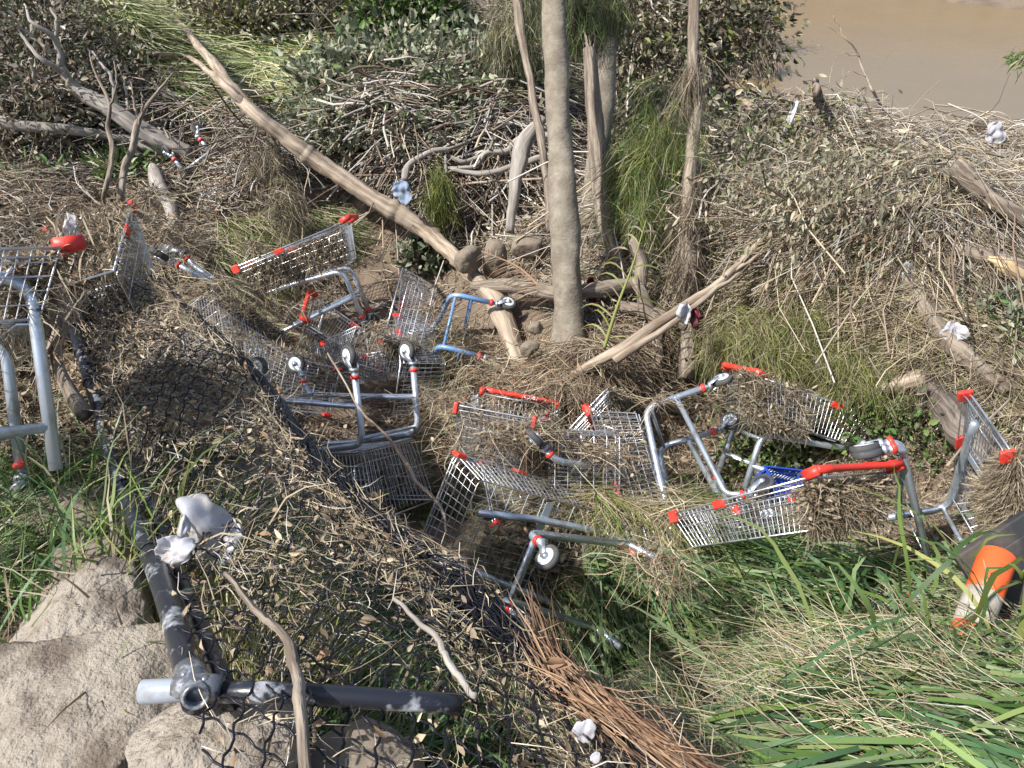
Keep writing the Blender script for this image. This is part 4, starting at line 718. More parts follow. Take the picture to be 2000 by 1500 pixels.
foliage('vine', 'vine with round leaves in the gap behind the crossed chrome rails', 'plant', [(1480, 880, 0.10, .3, .2, .16), (1560, 880, 0.09, .2, .15, .15), (1420, 770, 0.09, .15, .15, .15)], 1500, [('green', 3), ('sage', 2), ('moss', 1)], L=(.03, .055), W=.55, stems=40, stemr=.005, seed=16)
foliage('vine', 'dark leafy vine under the overhang of the mossy heap', 'plant', [(1760, 820, 0.08, .3, .15, .14), (1830, 860, 0.06, .2, .15, .1), (1700, 790, 0.06, .2, .15, .1)], 1500, [('green', 3), ('dark', 3)], L=(.03, .05), W=.55, stems=30, seed=17)
foliage('vine', 'small fresh leaved shoot in the mossy heap beside the pale pole', 'plant', [(1520, 580, 0.04, .12, .1, .06), (1550, 590, 0.02, .08, .08, .04)], 70, [('green', 2), ('yellowgreen', 3)], L=(.05, .08), W=.4, stems=10, seed=18)
foliage('weed', 'green sprouts on the muddy flat behind the dead saplings', 'plant', [(120, 335, 0.03, .4, .2, .05), (240, 330, 0.05, .3, .2, .08), (60, 350, 0.02, .3, .2, .04)], 700, [('green', 3), ('sage', 1)], L=(.04, .09), W=.3, stems=40, seed=19)
def needles(name, label, cat, blobs, n, pal, L=(.08, .2), W=.0022, D=(0, 0, -1), sp=.6, seed=1, group=None):
    rng = np.random.default_rng(seed); pt = lambda b: at(*b[:3]) if b[2] > 1 else G(*b[:3]); e = empty(name, pt(blobs[0])); setp(e, label, cat, group); o = Org(); bl = [(pt(b), np.array(b[3:6])) for b in blobs]
    k = rng.integers(0, len(bl), n); nc = 160; cc = rng.normal(size=(len(bl), nc, 3)) * .5; j = rng.integers(0, nc, n); P = np.array([b[0] for b in bl])[k] + cc[k, j] * np.array([b[1] for b in bl])[k] + rng.normal(size=(n, 3)) * .03
    cd = rng.normal(size=(nc, 3)) * sp + np.array(D); DD = cd[j] + rng.normal(size=(n, 3)) * .25; far = np.clip(np.linalg.norm(P - CAM, axis=1) / 4, 1, 2)
    o.ribbon(o.paths(P, DD, rng.uniform(*L, n), .5, .02, .5, ground=False, rng=rng, center=False), W * far, pick(pal, n, rng) , rng=rng); o.build('needles', M['leafm'], e)
    return e
needles('casuarina_sprig', 'drooping dark green needle foliage beside the top of the grey trunk', 'foliage', [(1135, 20, 5.6, .25, .2, .18), (1170, 10, 5.7, .15, .15, .15)], 5200, [('dark', 3), ('green', 1)], L=(.08, .2), seed=3)
needles('casuarina_sprig', 'olive needle foliage hanging left of the main trunk top', 'foliage', [(1020, 40, 6.3, .2, .2, .3), (985, 90, 6.5, .15, .2, .2)], 4200, [('moss', 1), ('dusty', 3), ('dark', 1)], L=(.08, .2), seed=4)
needles('moss_curtain', 'green fine foliage hanging on the right of the main trunk', 'foliage', [(1285, 300, .3, .22, .2, .3), (1250, 400, .25, .14, .2, .2), (1300, 230, .35, .18, .2, .25), (1230, 340, .3, .1, .1, .2)], 9000, [('green', 3), ('moss', 3), ('straw', 1)], L=(.10, .26), seed=5)
needles('moss_curtain', 'small green wisp beside the blue rag pile', 'foliage', [(858, 375, 6.2, .06, .06, .16)], 1300, [('moss', 3), ('green', 1)], L=(.08, .2), seed=6)
needles('mossy_heap', 'yellow green feathery foliage draped above the long basket', 'foliage', [(1470, 660, 4.6, .32, .12, .1), (1600, 690, 4.45, .35, .12, .09), (1700, 730, 4.3, .25, .1, .08), (1560, 630, 4.6, .35, .15, .08)], 6500, [('moss', 5), ('yellowgreen', 3), ('straw', 3), ('dark', 1)], L=(.08, .22), D=(.2, -.6, -.8), sp=.8, seed=7)
needles('root_curtain', 'hanging dull green roots on the debris heap behind the far small wheels', 'foliage', [(520, 330, 6.3, .16, .12, .3), (560, 400, 6.0, .12, .12, .15)], 2600, [('dusty', 2), ('twig', 3), ('moss', 1), ('brown', 4)], L=(.05, .18), D=(0, -.2, -.5), sp=.9, seed=8)
needles('root_bunch', 'brown roots dangling round the slender crooked trunk', 'foliage', [(1345, 400, bd + .05, .06, .06, .25), (1340, 520, bd, .07, .06, .2), (1352, 150, bd + .2, .03, .03, .15)], 700, [('twig', 3), ('brown', 2), ('straw', 1)], L=(.1, .3), W=.003, D=(0, 0, -1), sp=.35, seed=9)
needles('root_bunch', 'dead stems trailing off the bush into the river', 'foliage', [(1465, 75, 13.6, .3, .2, .35)], 2600, [('twig', 3), ('brown', 2)], L=(.3, .8), W=.004, D=(.25, 0, -1), sp=.3, seed=10)
needles('green_sprig', 'tiny fresh green sprig entering at the right edge over the river', 'foliage', [(1996, 112, 6.0, .05, .05, .03)], 60, [('green', 2), ('yellowgreen', 1)], L=(.04, .09), W=.006, D=(-1, 0, -.1), sp=.4, seed=12)
def palm_frond(label, pts, n, ln, pal, w=.012, droop=.4, seed=0, rachis='yellowgreen', group='palm fronds in the debris', mt='leafm'):
    rng = np.random.default_rng(seed); P = bez(ap(pts), 40); e = empty('palm_frond', P[0]); setp(e, label, 'palm frond', group)
    t = TB(); t.tube(P - P[0], np.linspace(.011, .003, len(P)), 6); link('stalk', t.mesh('stalk'), mat('frond_stalk', PAL[rachis][0], .7), e)
    s = np.repeat(np.linspace(.08, 1, n), 2); x = s * (len(P) - 1); i = np.clip(x.astype(int), 0, len(P) - 2); Q = P[i] + (P[i + 1] - P[i]) * (x - i)[:, None]; T = P[i + 1] - P[i]; T /= np.linalg.norm(T, axis=1)[:, None]
    sd = np.cross(T, np.array([0, -.35, .94])); sd /= np.linalg.norm(sd, axis=1)[:, None]; sg = np.tile([1, -1], n)[:, None]
    D = T * .75 + sd * sg * .75 + rng.normal(size=Q.shape) * .1; L = ln * np.sin(np.clip(s * .85 + .15, 0, 1) * math.pi) ** .5 * rng.uniform(.85, 1.1, len(s))
    o = Org(); o.ribbon(o.paths(Q, D, L, .15, 0, droop, ground=False, rng=rng, center=False, seg=5), w, pick(pal, len(s), rng), taper=(.5, 1, .9, .6, .05), updir=1.0, rng=rng); o.build('leaflets', M[mt], e)
palm_frond('green palm frond standing upright at the top between two bushes', [(700, 110, 8.6), (680, 70, 8.8), (660, 20, 9.0), (640, -60, 9.3)], 46, .42, [('blue', 3), ('sage', 1)], seed=1)
palm_frond('dark green palm frond lying left towards the flattened grass', [(640, 150, 8.3), (580, 155, 8.2), (500, 190, 7.8), (430, 215, 7.5)], 50, .40, [('blue', 2), ('dark', 2)], seed=2)
palm_frond('second dark palm frond below the lying one', [(640, 165, 8.0), (590, 190, 7.8), (540, 215, 7.5), (470, 240, 7.2)], 50, .36, [('blue', 2), ('dark', 2), ('sage', 1)], seed=3)
palm_frond('dead brown palm frond left of the foot of the main trunk', [(1095, 590, 4.9), (1050, 555, 5.0), (1010, 520, 5.15), (940, 490, 5.3)], 46, .20, [('straw', 1), ('rust', 2), ('brown', 1)], w=.006, rachis='rust', seed=4)
palm_frond('yellow and brown palm stalk with dead tips right of the main trunk', [(1180, 680, 4.55), (1205, 600, 4.5), (1235, 520, 4.5), (1262, 430, 4.5)], 12, .35, [('yellowgreen', 2), ('straw', 1), ('brown', 1)], w=.012, rachis='yellowgreen', seed=5, droop=.8)
def tuft(label, px, py, n, L, pal, W=(.006, .012), lift=.0, spread=.5, lean=(0, 0, 1), rad=.08, cat='grass tuft', group='grass tufts', droop=.5, seed=0, name='grass_tuft', dep=None):
    rng = np.random.default_rng(seed); c = G(px, py, lift) if dep is None else at(px, py, dep); e = empty(name, c); setp(e, label, cat, group); o = Org(); P = c + np.stack([rng.normal(size=n) * rad, rng.normal(size=n) * rad, np.zeros(n)], 1)
    D = np.array(lean) + rng.normal(size=(n, 3)) * spread; D[:, 2] = np.abs(D[:, 2]) + .25; ln = rng.uniform(*L, n)
    o.ribbon(o.paths(P, D, ln, .35, .012, droop, seg=7, ground=False, rng=rng, center=False), rng.uniform(*W, n), pick(pal, n, rng), taper=(.5, .9, 1, 1, .8, .5, .05), updir=1.0, rng=rng); o.build('blades', M['leafm'], e)
tuft('tall broad green blades rising before the wide basket', 1690, 1240, 34, (.5, 1.0), [('green', 3), ('blue', 2)], W=(.012, .020), spread=.45, lean=(-.1, .15, 1), rad=.22, seed=1, droop=.7)
tuft('tall green blades at the right edge in front of the orange bollard', 1900, 1330, 30, (.45, .85), [('green', 4), ('yellowgreen', 1)], W=(.010, .018), spread=.4, lean=(-.15, .2, 1), rad=.16, seed=2, droop=.6)
tuft('green reed clump with long blades between rock and black pipe', 190, 1240, 130, (.35, .85), [('green', 5), ('blue', 2), ('straw', 1)], W=(.004, .009), spread=.32, lean=(.05, .35, 1), rad=.12, seed=3, droop=.5)
tuft('dense yellow stemmed grass clump right of the black pipe', 300, 1330, 200, (.35, .75), [('yellowgreen', 3), ('green', 3), ('straw', 3)], W=(.003, .008), spread=.28, lean=(.1, .3, 1), rad=.13, seed=4, droop=.4)
tuft('wispy green grass at the left edge above the cracked rock', 40, 1110, 130, (.2, .5), [('green', 4), ('blue', 1), ('straw', 1)], W=(.003, .006), spread=.55, lean=(.1, .1, 1), rad=.18, seed=5)
tuft('long green blades beside the red collared wheel at the left edge', 120, 1010, 60, (.35, .7), [('green', 3), ('sage', 2)], W=(.004, .008), spread=.4, lean=(.05, .1, 1), rad=.10, seed=6)
tuft('spiky bright green tuft on the right debris heap', 1690, 505, 46, (.18, .38), [('green', 4), ('blue', 1)], W=(.008, .014), spread=.7, lean=(0, -.1, .8), rad=.03, lift=.12, seed=7)
tuft('fine green grass tuft at the river edge', 1790, 232, 60, (.3, .6), [('green', 2), ('sage', 3)], W=(.006, .010), spread=.35, lean=(-.2, 0, 1), rad=.12, seed=8)
tuft('pale green strappy tuft hanging right of the main trunk', 1215, 440, 60, (.2, .45), [('yellowgreen', 2), ('sage', 2), ('straw', 2)], W=(.005, .010), spread=.4, lean=(0, -.2, -.6), rad=.05, dep=bd + .4, seed=9)
tuft('broad green blade pair arching over the crossed rails', 1590, 1010, 10, (.35, .55), [('green', 2), ('blue', 2)], W=(.018, .028), spread=.35, lean=(-.15, 0, 1), rad=.05, seed=10, droop=.8)
tuft('green blades on the flood bank below the rim of the front trolley', 1350, 1150, 40, (.35, .7), [('blue', 3), ('green', 2)], W=(.010, .018), spread=.5, lean=(-.5, .3, .5), rad=.2, seed=11, droop=.6)
for i, (x, y, lb) in enumerate([(1500, 1190, 'blades leaning left in front of the front corner of the wide basket'), (1600, 1230, 'blades crossing the lower tubes of the wide basketed trolley'), (1780, 1200, 'blades in front of the tube that drops beside the wide basket'), (1420, 1230, 'long blades swept over the far end of the front trolley'), (1990, 1180, 'blades at the right edge over the black rubber base')]):
    tuft(lb, x, y, 34, (.35, .8), [('green', 3), ('blue', 3)], W=(.010, .018), spread=.42, lean=(-.25, .2, .8), rad=.18, seed=30 + i, droop=.8)
# ------------------------------------------------ the continuous cover
ALL = [(-150, -40), (2150, -40), (2150, 1580), (-150, 1580)]
rl = np.random.default_rng(77); KW = dict(rng=rl)
WATERSAFE = [(-150, -40), (1380, -40), (1470, 100), (1400, 180), (1560, 215), (1700, 240), (2150, 262), (2150, 1580), (-150, 1580)]
NOPIT = [(-150, -40), (1380, -40), (1470, 100), (1400, 180), (1700, 240), (2150, 262), (2150, 900), (1780, 760), (1380, 690), (1100, 640), (1000, 540), (820, 440), (600, 360), (430, 430), (400, 560), (-150, 560)]
lay(NOPIT, 60000, pal=[('straw', 4), ('brown', 3), ('grey', 1)], L=(.10, .45), deg=-20, thin=.6, lift=(0, .14), seed=21, **KW)
lay(NOPIT, 22000, kind='twig', pal=[('twig', 3), ('grey', 2)], L=(.12, .6), W=(.003, .009), deg=-10, spread=70, lift=(0, .18), key='twigs', thin=.7, seed=31, **KW)
lay(NOPIT, 36000, kind='leaf', pal=[('dusty', 3), ('litter', 2), ('brown', 3)], L=(.03, .06), W=(.010, .020), lift=(0, .16), key='leaf_litter', thin=.8, spread=180, tilt=.6, seed=41, **KW)
BG = [(640, -40), (1380, -40), (1400, 180), (1900, 260), (2100, 300), (2100, 520), (1500, 500), (1380, 440), (1230, 480), (1000, 440), (850, 390), (700, 330), (620, 200)]
lay([(-100, 80), (240, 90), (330, 260), (560, 260), (560, 330), (-100, 290)], 1100, kind='twig', pal=[('grey', 3), ('twig', 3)], L=(.3, 1.2), W=(.004, .010), deg=-20, spread=50, lift=(.02, .5), key='twigs', curl=.8, jit=.04, tilt=.3, **KW)
lay(BG, 3400, kind='twig', pal=[('grey', 2), ('straw', 2), ('twig', 3)], L=(.4, 1.5), W=(.004, .011), deg=-8, spread=55, lift=(.02, .30), key='twigs', curl=1.0, jit=.045, sag=.25, thin=.5, tilt=.2, **KW)
lay(BG, 16000, pal=[('grey', 3), ('straw', 4)], L=(.2, .7), W=(.002, .0045), deg=-12, spread=60, lift=(.02, .36), curl=.8, jit=.03, sag=.4, thin=.6, tilt=.3, **KW)
lay([(620, 300), (1080, 180), (1090, 420), (860, 400)], 1800, kind='twig', pal=[('grey', 3), ('twig', 3)], L=(.3, 1.0), W=(.006, .016), deg=5, spread=35, lift=(.02, .5), key='twigs', curl=.6, jit=.03, **KW)
lay([(0, 230), (380, 250), (420, 420), (1000, 700), (860, 800), (480, 420), (0, 330)], 160, kind='twig', pal=[('grey', 2), ('twig', 3)], L=(.3, 1.0), W=(.006, .014), deg=-25, spread=60, lift=(.0, .06), key='twigs', curl=.6, jit=.03, **KW)
# bare silt keeps a sparse scatter
SILT = [(560, 380), (830, 430), (1000, 560), (1000, 700), (860, 900), (640, 900), (560, 640), (430, 520)]
lay(SILT, 1500, kind='leaf', pal=[('litter', 2), ('brown', 2)], L=(.02, .05), W=(.008, .016), key='leaf_litter', lift=(0, .015), spread=180, thin=.6, **KW)
lay(SILT, 900, kind='twig', pal=[('twig', 2), ('straw', 1)], L=(.08, .35), W=(.002, .006), key='twigs', lift=(0, .03), spread=180, thin=.5, **KW)
lay([(410, 430), (640, 400), (690, 450), (470, 590), (560, 690), (500, 700), (410, 520)], 3800, kind='blade', pal=[('straw', 3), ('green', 2), ('moss', 1)], L=(.15, .45), W=(.003, .005), deg=-35, spread=25, lift=(.0, .06), key='green_grass', **KW)
# flattened pale green grass, top left
FG = [(130, 60), (300, 30), (480, 90), (640, 140), (620, 230), (560, 240), (340, 250), (240, 170)]
lay(FG, 26000, kind='blade', pal=[('palegrass', 7), ('yellowgreen', 2), ('green', 1)], L=(.3, .8), W=(.004, .007), deg=-18, spread=20, lift=(.08, .34), key='green_grass', **KW)
lay([(-100, 280), (380, 290), (380, 380), (-100, 380)], 2600, kind='leaf', pal=[('brown', 2), ('litter', 1)], L=(.02, .05), W=(.006, .014), key='leaf_litter', lift=(0, .02), spread=180, thin=.9, **KW)
# leaf mound, left
LM = [(-150, 380), (190, 380), (380, 400), (400, 560), (520, 740), (480, 900), (240, 950), (-150, 900)]
lay(LM, 30000, kind='leaf', pal=[('litter', 5), ('brown', 3), ('straw', 1)], L=(.02, .055), W=(.009, .024), key='leaf_litter', lift=(0, .10), spread=180, tilt=.7, **KW)
lay(LM, 9000, pal=[('straw', 4), ('brown', 2)], L=(.05, .25), W=(.0018, .004), lift=(.02, .13), spread=180, tilt=.3, curl=.8, **KW)
lay(LM, 2600, kind='twig', pal=[('twig', 3), ('straw', 2)], L=(.08, .35), W=(.002, .006), key='twigs', lift=(.02, .13), spread=180, tilt=.25, **KW)
# right debris
RB = [(1370, 430), (1560, 440), (1800, 470), (2150, 480), (2150, 900), (1900, 800), (1640, 730), (1380, 690)]
lay(RB, 17000, pal=[('straw', 5), ('brown', 1), ('yellowgreen', 1)], L=(.15, .6), W=(.002, .004), deg=-32, spread=28, lift=(0, .18), curl=.9, jit=.02, **KW)
lay(RB, 3200, kind='twig', pal=[('straw', 3), ('twig', 2)], L=(.2, .8), W=(.003, .007), deg=-35, spread=30, lift=(.02, .2), key='twigs', curl=.5, **KW)
lay([(1370, 560), (1750, 620), (1720, 740), (1380, 690)], 1500, kind='blade', pal=[('moss', 3), ('yellowgreen', 2), ('green', 1)], L=(.08, .25), W=(.0022, .004), spread=120, deg=-60, lift=(.02, .14), key='green_grass', **KW)
lay([(1380, 520), (1780, 600), (1800, 760), (1400, 700)], 3800, pal=[('straw', 4), ('moss', 2), ('brown', 1)], L=(.1, .45), W=(.0018, .0035), deg=-30, spread=60, lift=(.04, .22), curl=1.0, jit=.03, sag=.3, **KW)
RU = [(1400, 250), (1560, 215), (1900, 250), (2150, 262), (2150, 520), (1560, 520), (1380, 440)]
lay(RU, 16000, pal=[('straw', 4), ('grey', 1), ('brown', 2)], L=(.12, .5), W=(.0022, .004), deg=15, spread=45, lift=(0, .16), curl=.5, thin=.4, **KW)
lay(RU, 3600, kind='twig', pal=[('grey', 2), ('twig', 3), ('straw', 1)], L=(.15, .7), W=(.003, .008), deg=10, spread=50, lift=(0, .16), key='twigs', **KW)
# trunk foot root heap
RH = [(930, 700), (1080, 690), (1300, 640), (1340, 700), (1180, 790), (1100, 800), (980, 780)]
lay(RH, 4500, pal=[('brown', 3), ('straw', 3), ('rust', 1)], L=(.1, .4), W=(.002, .004), deg=5, spread=60, lift=(0, .16), curl=1.0, jit=.03, **KW)
lay(RH, 1500, kind='twig', pal=[('rust', 2), ('straw', 2), ('twig', 2)], L=(.12, .5), W=(.003, .006), deg=5, spread=60, lift=(.02, .18), curl=.9, key='twigs', **KW)
# pit floor, dull tangle under and between the trolleys
PIT = [(520, 880), (1000, 700), (1400, 700), (1800, 800), (2050, 900), (2050, 1100), (1400, 1050), (900, 1000), (600, 980)]
lay(PIT, 5500, pal=[('brown', 4), ('straw', 1), ('twig', 2)], L=(.08, .35), W=(.002, .004), spread=100, lift=(0, .07), curl=.6, **KW)
lay(PIT, 5000, kind='leaf', pal=[('litter', 1), ('brown', 4)], L=(.025, .06), W=(.01, .022), spread=180, lift=(0, .06), tilt=.5, key='leaf_litter', **KW)
# straw thatch hump over the trolleys
TH_ = [(840, 935), (930, 950), (1150, 975), (1420, 1010), (1480, 1070), (1250, 1050), (1150, 1010), (900, 985), (800, 975)]
lay(TH_, 9000, pal=[('straw', 6), ('yellowgreen', 1), ('brown', 1)], L=(.15, .5), W=(.002, .004), deg=-14, spread=30, lift=(.03, .17), curl=.7, jit=.015, **KW)
lay(TH_, 2500, kind='blade', pal=[('green', 2), ('moss', 2), ('straw', 1)], L=(.15, .45), W=(.003, .007), deg=-14, spread=40, lift=(.03, .17), key='green_grass', **KW)
lay([(860, 700), (930, 720), (900, 980), (800, 1000), (800, 860)], 3600, pal=[('straw', 3), ('brown', 3), ('moss', 1)], L=(.1, .4), W=(.002, .0035), deg=60, spread=70, lift=(.0, .3), curl=.8, **KW)
# lower right bank: matted green blades swept to the right
GB = [(1180, 1060), (1480, 1090), (1800, 1130), (2150, 1150), (2150, 1600), (1360, 1600), (1240, 1420), (1060, 1270), (1080, 1180)]
lay(GB, 22000, kind='blade', pal=[('blue', 5), ('green', 4), ('dark', 1)], L=(.15, .5), W=(.004, .010), deg=-28, spread=22, lift=(.0, .15), sag=.35, curl=.3, key='green_grass', up0=.12, **KW)
lay(GB, 4600, kind='blade', pal=[('blue', 4), ('green', 4)], L=(.3, .75), W=(.009, .019), deg=-25, spread=22, lift=(.06, .18), sag=.5, curl=.35, key='green_grass', up0=.25, **KW)
lay(GB, 5000, pal=[('straw', 6), ('yellowgreen', 2), ('grey', 1)], L=(.10, .42), W=(.0013, .0026), deg=-26, spread=34, lift=(.02, .17), curl=.7, jit=.012, **KW)
lay(GB, 700, kind='twig', pal=[('straw', 4)], L=(.25, .7), W=(.0022, .0042), deg=-27, spread=18, lift=(.08, .18), curl=.6, jit=.02, key='twigs', **KW)
lay([(1060, 1240), (1250, 1380), (1440, 1600), (1100, 1600), (1000, 1300)], 5200, pal=[('brown', 2), ('straw', 2), ('twig', 1)], L=(.04, .2), W=(.0014, .003), deg=-40, spread=60, lift=(.02, .2), curl=.7, **KW)
lay([(880, 1050), (1240, 1150), (1150, 1290), (960, 1180)], 1200, kind='blade', pal=[('moss', 2), ('green', 2), ('straw', 3)], L=(.10, .35), W=(.002, .0045), deg=-25, spread=50, lift=(0, .12), key='green_grass', **KW)
# under the fence: long grass, left bank grass
UF = [(260, 980), (520, 1000), (900, 1200), (1150, 1430), (1250, 1600), (420, 1600), (330, 1320)]
lay(UF, 7000, kind='blade', pal=[('green', 4), ('blue', 3), ('straw', 2)], L=(.12, .38), W=(.0025, .007), deg=75, spread=35, lift=(0, .08), sag=.4, up0=.12, key='green_grass', **KW)
lay([(240, 1080), (480, 1100), (600, 1600), (440, 1600), (340, 1380)], 3000, kind='blade', pal=[('straw', 3), ('yellowgreen', 3)], L=(.2, .5), W=(.0022, .005), deg=95, spread=16, lift=(0, .1), sag=.3, up0=.35, key='green_grass', **KW)
lay([(420, 720), (560, 760), (860, 1120), (1100, 1330), (1300, 1600), (700, 1600), (500, 1180), (330, 900)], 14000, kind='leaf', pal=[('litter', 3), ('brown', 4)], L=(.02, .05), W=(.008, .02), lift=(0, .08), spread=180, tilt=.6, key='leaf_litter', thin=.5, **KW)
lay([(-150, 900), (240, 930), (230, 1120), (100, 1160), (-150, 1220)], 5200, kind='blade', pal=[('green', 3), ('sage', 1), ('straw', 1)], L=(.08, .28), W=(.002, .0045), deg=30, spread=90, lift=(0, .05), up0=.35, key='green_grass', **KW)
for k_, lb, ct, mm in (('dry_grass', 'dry straw matted over the whole flood bank', 'dry grass', 'org'), ('green_grass', 'flattened green grass over the lower bank', 'grass', 'leafm'), ('leaf_litter', 'brown dead leaves strewn over the bank', 'leaf litter', 'leafm'), ('twigs', 'dead twigs tangled over the bank', 'twigs', 'org')):
    setp(ORG[k_].build(k_, M[mm]), lb, ct, kind='stuff')

# ---------------------------------------------------------------- collapsed chain link fence
root = empty('chain_link_fence', apx[-1]); setp(root, 'collapsed black chain link fence lying over the debris with its corner pipes', 'fence')
o0 = np.array(root.location); t = TB()
pipeA = np.vstack([apx[::-1]]); t.tube(pipeA - o0, np.full(len(pipeA), .0245), 16); t.tube(bez([apx[-1] + [.045, .02, -.03], apx[-8] + [.05, 0, -.035], apx[-16] + [.055, 0, -.05]], 12) - o0, .017, 10)
link('post', t.mesh('post'), M['coat'], root)
t = TB(); t.tube(ap([(392, 1352, 1.30), (520, 1352, 1.30), (700, 1362, 1.31), (840, 1372, 1.33), (900, 1376, 1.34)]) - o0, .0175, 14); link('rail', t.mesh('rail'), M['coat'], root)
# cast corner fitting with an open socket and a milky plastic sleeve
c0 = at(378, 1342, 1.29); t = TB(); ax = apx[-1] - apx[-4]; ax /= np.linalg.norm(ax)
t.lathe(c0 - ax * .055 - o0, ax, [(0, .0255), (.01, .0272), (.03, .028), (.05, .0262), (.058, .0225), (.072, .0225), (.086, .0225), (.09, .021), (.09, .0165), (.07, .015)], 20)
rx_ = np.array(ap([(520, 1352, 1.30)])[0]) - np.array(ap([(392, 1352, 1.30)])[0]); rx_ /= np.linalg.norm(rx_); t.lathe(c0 - rx_ * .03 - o0, rx_, [(0, .020), (.03, .0235), (.06, .021), (.075, .019)], 16)
for q in (.2, 2.2): t.lathe(c0 - o0 + np.array([math.cos(q) * .020, math.sin(q) * .012, .014]), (math.cos(q), math.sin(q) * .4, .8), [(0, .009), (.006, .008), (.011, .004)], 8)
M['socket'] = mat('worn_socket', (.16, .17, .19), .3, .5, noise=(40, (.45, .46, .48), .5, .62), bump=[(50, .3, .004)])
link('corner_fitting', t.mesh('corner_fitting'), M['socket'], root)
t = TB(); t.lathe(at(276, 1352, 1.29) - o0, at(375, 1346, 1.29) - at(276, 1352, 1.29), [(0, .0175), (.002, .0195), (.09, .0185), (.095, .017), (.09, .0155), (.004, .0165)], 20); link('plastic_sleeve', t.mesh('plastic_sleeve'), M['clear'], root)
# tie wires round the post
t = TB()
for f in (2, 5, 8, 11, 14, 18, 22): 
    c = apx[f]; d = apx[min(f + 1, 29)] - apx[f]; d /= np.linalg.norm(d); u = np.cross(d, [0, 0, 1]); u /= np.linalg.norm(u); w_ = np.cross(d, u); th = np.linspace(0, 2 * math.pi, 14)[:, None]
    t.tube(c - o0 + (np.cos(th) * u + np.sin(th) * w_) * .0268 + d * th * .002, .0019, 5)
link('tie_wire', t.mesh('tie_wire'), M['mesh'], root)
# zig-zag wires; neighbours hook round each other at every crossing
aN = np.array([.055, -.030]); bN = np.array([.006, -.062]); wires = []
for i in range(-60, 90):
    for fam in (0, 1):
        st, dr = (bN, aN) if fam == 0 else (aN, bN)
        ks = np.arange(-70, 90, .25); w_ = np.array([-.6, 1.6]) + st * i + dr * ks[:, None]
        side = np.array([-dr[1], dr[0]]) / np.linalg.norm(dr); w_ = w_ + side * (.0035 * np.sin(ks * 2 * math.pi))[:, None]
        sg = fbm(w_[:, 0] * .7, w_[:, 1] * .7, 8)[:, None]; w_ = w_ + sg * np.array([.014, .010])
        ins = inpoly(w_[:, 0], w_[:, 1], poly); z = fz(w_) + .006 * np.cos(ks * 2 * math.pi) * (1 if fam else -1) + fbm(w_[:, 0] * 2.2, w_[:, 1] * 2.2, 12) * .020 + .018
        P = np.column_stack([w_, z]); j = 0
        while j < len(ks):
            if ins[j]:
                e = j
                while e + 1 < len(ks) and ins[e + 1]: e += 1
                if e - j >= 3: wires.append(P[j:e + 1])
                j = e + 1
            else: j += 1
t = TB()
for P in wires: t.tube(P - o0, .0023, 4, False)
# the folded edge: many wires drawn together
rf = np.random.default_rng(3)
for k in range(64):
    off = rf.uniform(0, 1); f = np.linspace(0, 1, 110); B = bez(bpx, 110)[:110]; w0 = .035 + .13 * f[:len(B)]
    inward = np.array([-.75, -.5, 0]); ph = rf.uniform(0, 6.28); a0, a1 = sorted(rf.uniform(0, 1, 2)); 
    if a1 - a0 < .2: a1 = min(1, a0 + .3)
    sl = slice(int(a0 * 108), int(a1 * 109) + 1); drift = np.linspace(rf.uniform(-.3, .1), rf.uniform(0, .5), len(B))[:, None]
    P = B + inward * (w0[:, None] * (off * .8 + drift)) + np.column_stack([np.zeros(len(B)), np.zeros(len(B)), .012 + .028 * np.sin(off * math.pi) + .010 * np.sin(f[:len(B)] * 95 + ph)]) + np.column_stack([.007 * np.sin(f[:len(B)] * 120 + ph)] * 2 + [np.zeros(len(B))])
    P = P[sl]
    if len(P) > 4: t.tube(P - o0, .0021, 4, False)
link('chain_link', t.mesh('chain_link'), M['mesh'], root)
# debris caught on the mesh
o = Org(); rd = np.random.default_rng(15)
def onfence(pl, n):
    q = scatter(pl, n * 3, rd); k = inpoly(q[:, 0], q[:, 1], poly); q = q[k][:n]; return np.column_stack([q, fz(q)])
wp = poly; P = onfence(wp, 26000); den = clump(P, 3.0, 60)
up_ = P[:, 1] > 1.35 - .3 * P[:, 0]
keep = rd.uniform(0, 1, len(P)) < np.where(P[:, 1] > 1.8, .85, np.where(P[:, 1] > 1.25, .32, .13)) * (.3 + den)
P = P[keep]; N = len(P); P[:, 2] += rd.uniform(-.05, .035, N); ns = int(N * .5)
o.leaf(P[ns:], rd.uniform(.014, .038, N - ns), rd.uniform(.005, .014, N - ns), pick([('litter', 3), ('brown', 2), ('straw', 1)], N - ns, rd), flat=.3, rng=rd)
o.ribbon(o.paths(P[:ns], heading(ns, -40, 70, .25, rd), rd.uniform(.03, .17, ns), .8, .02, .1, ground=False, rng=rd), rd.uniform(.0012, .0028, ns), pick([('straw', 5), ('brown', 1), ('grey', 3)], ns, rd), rng=rd)
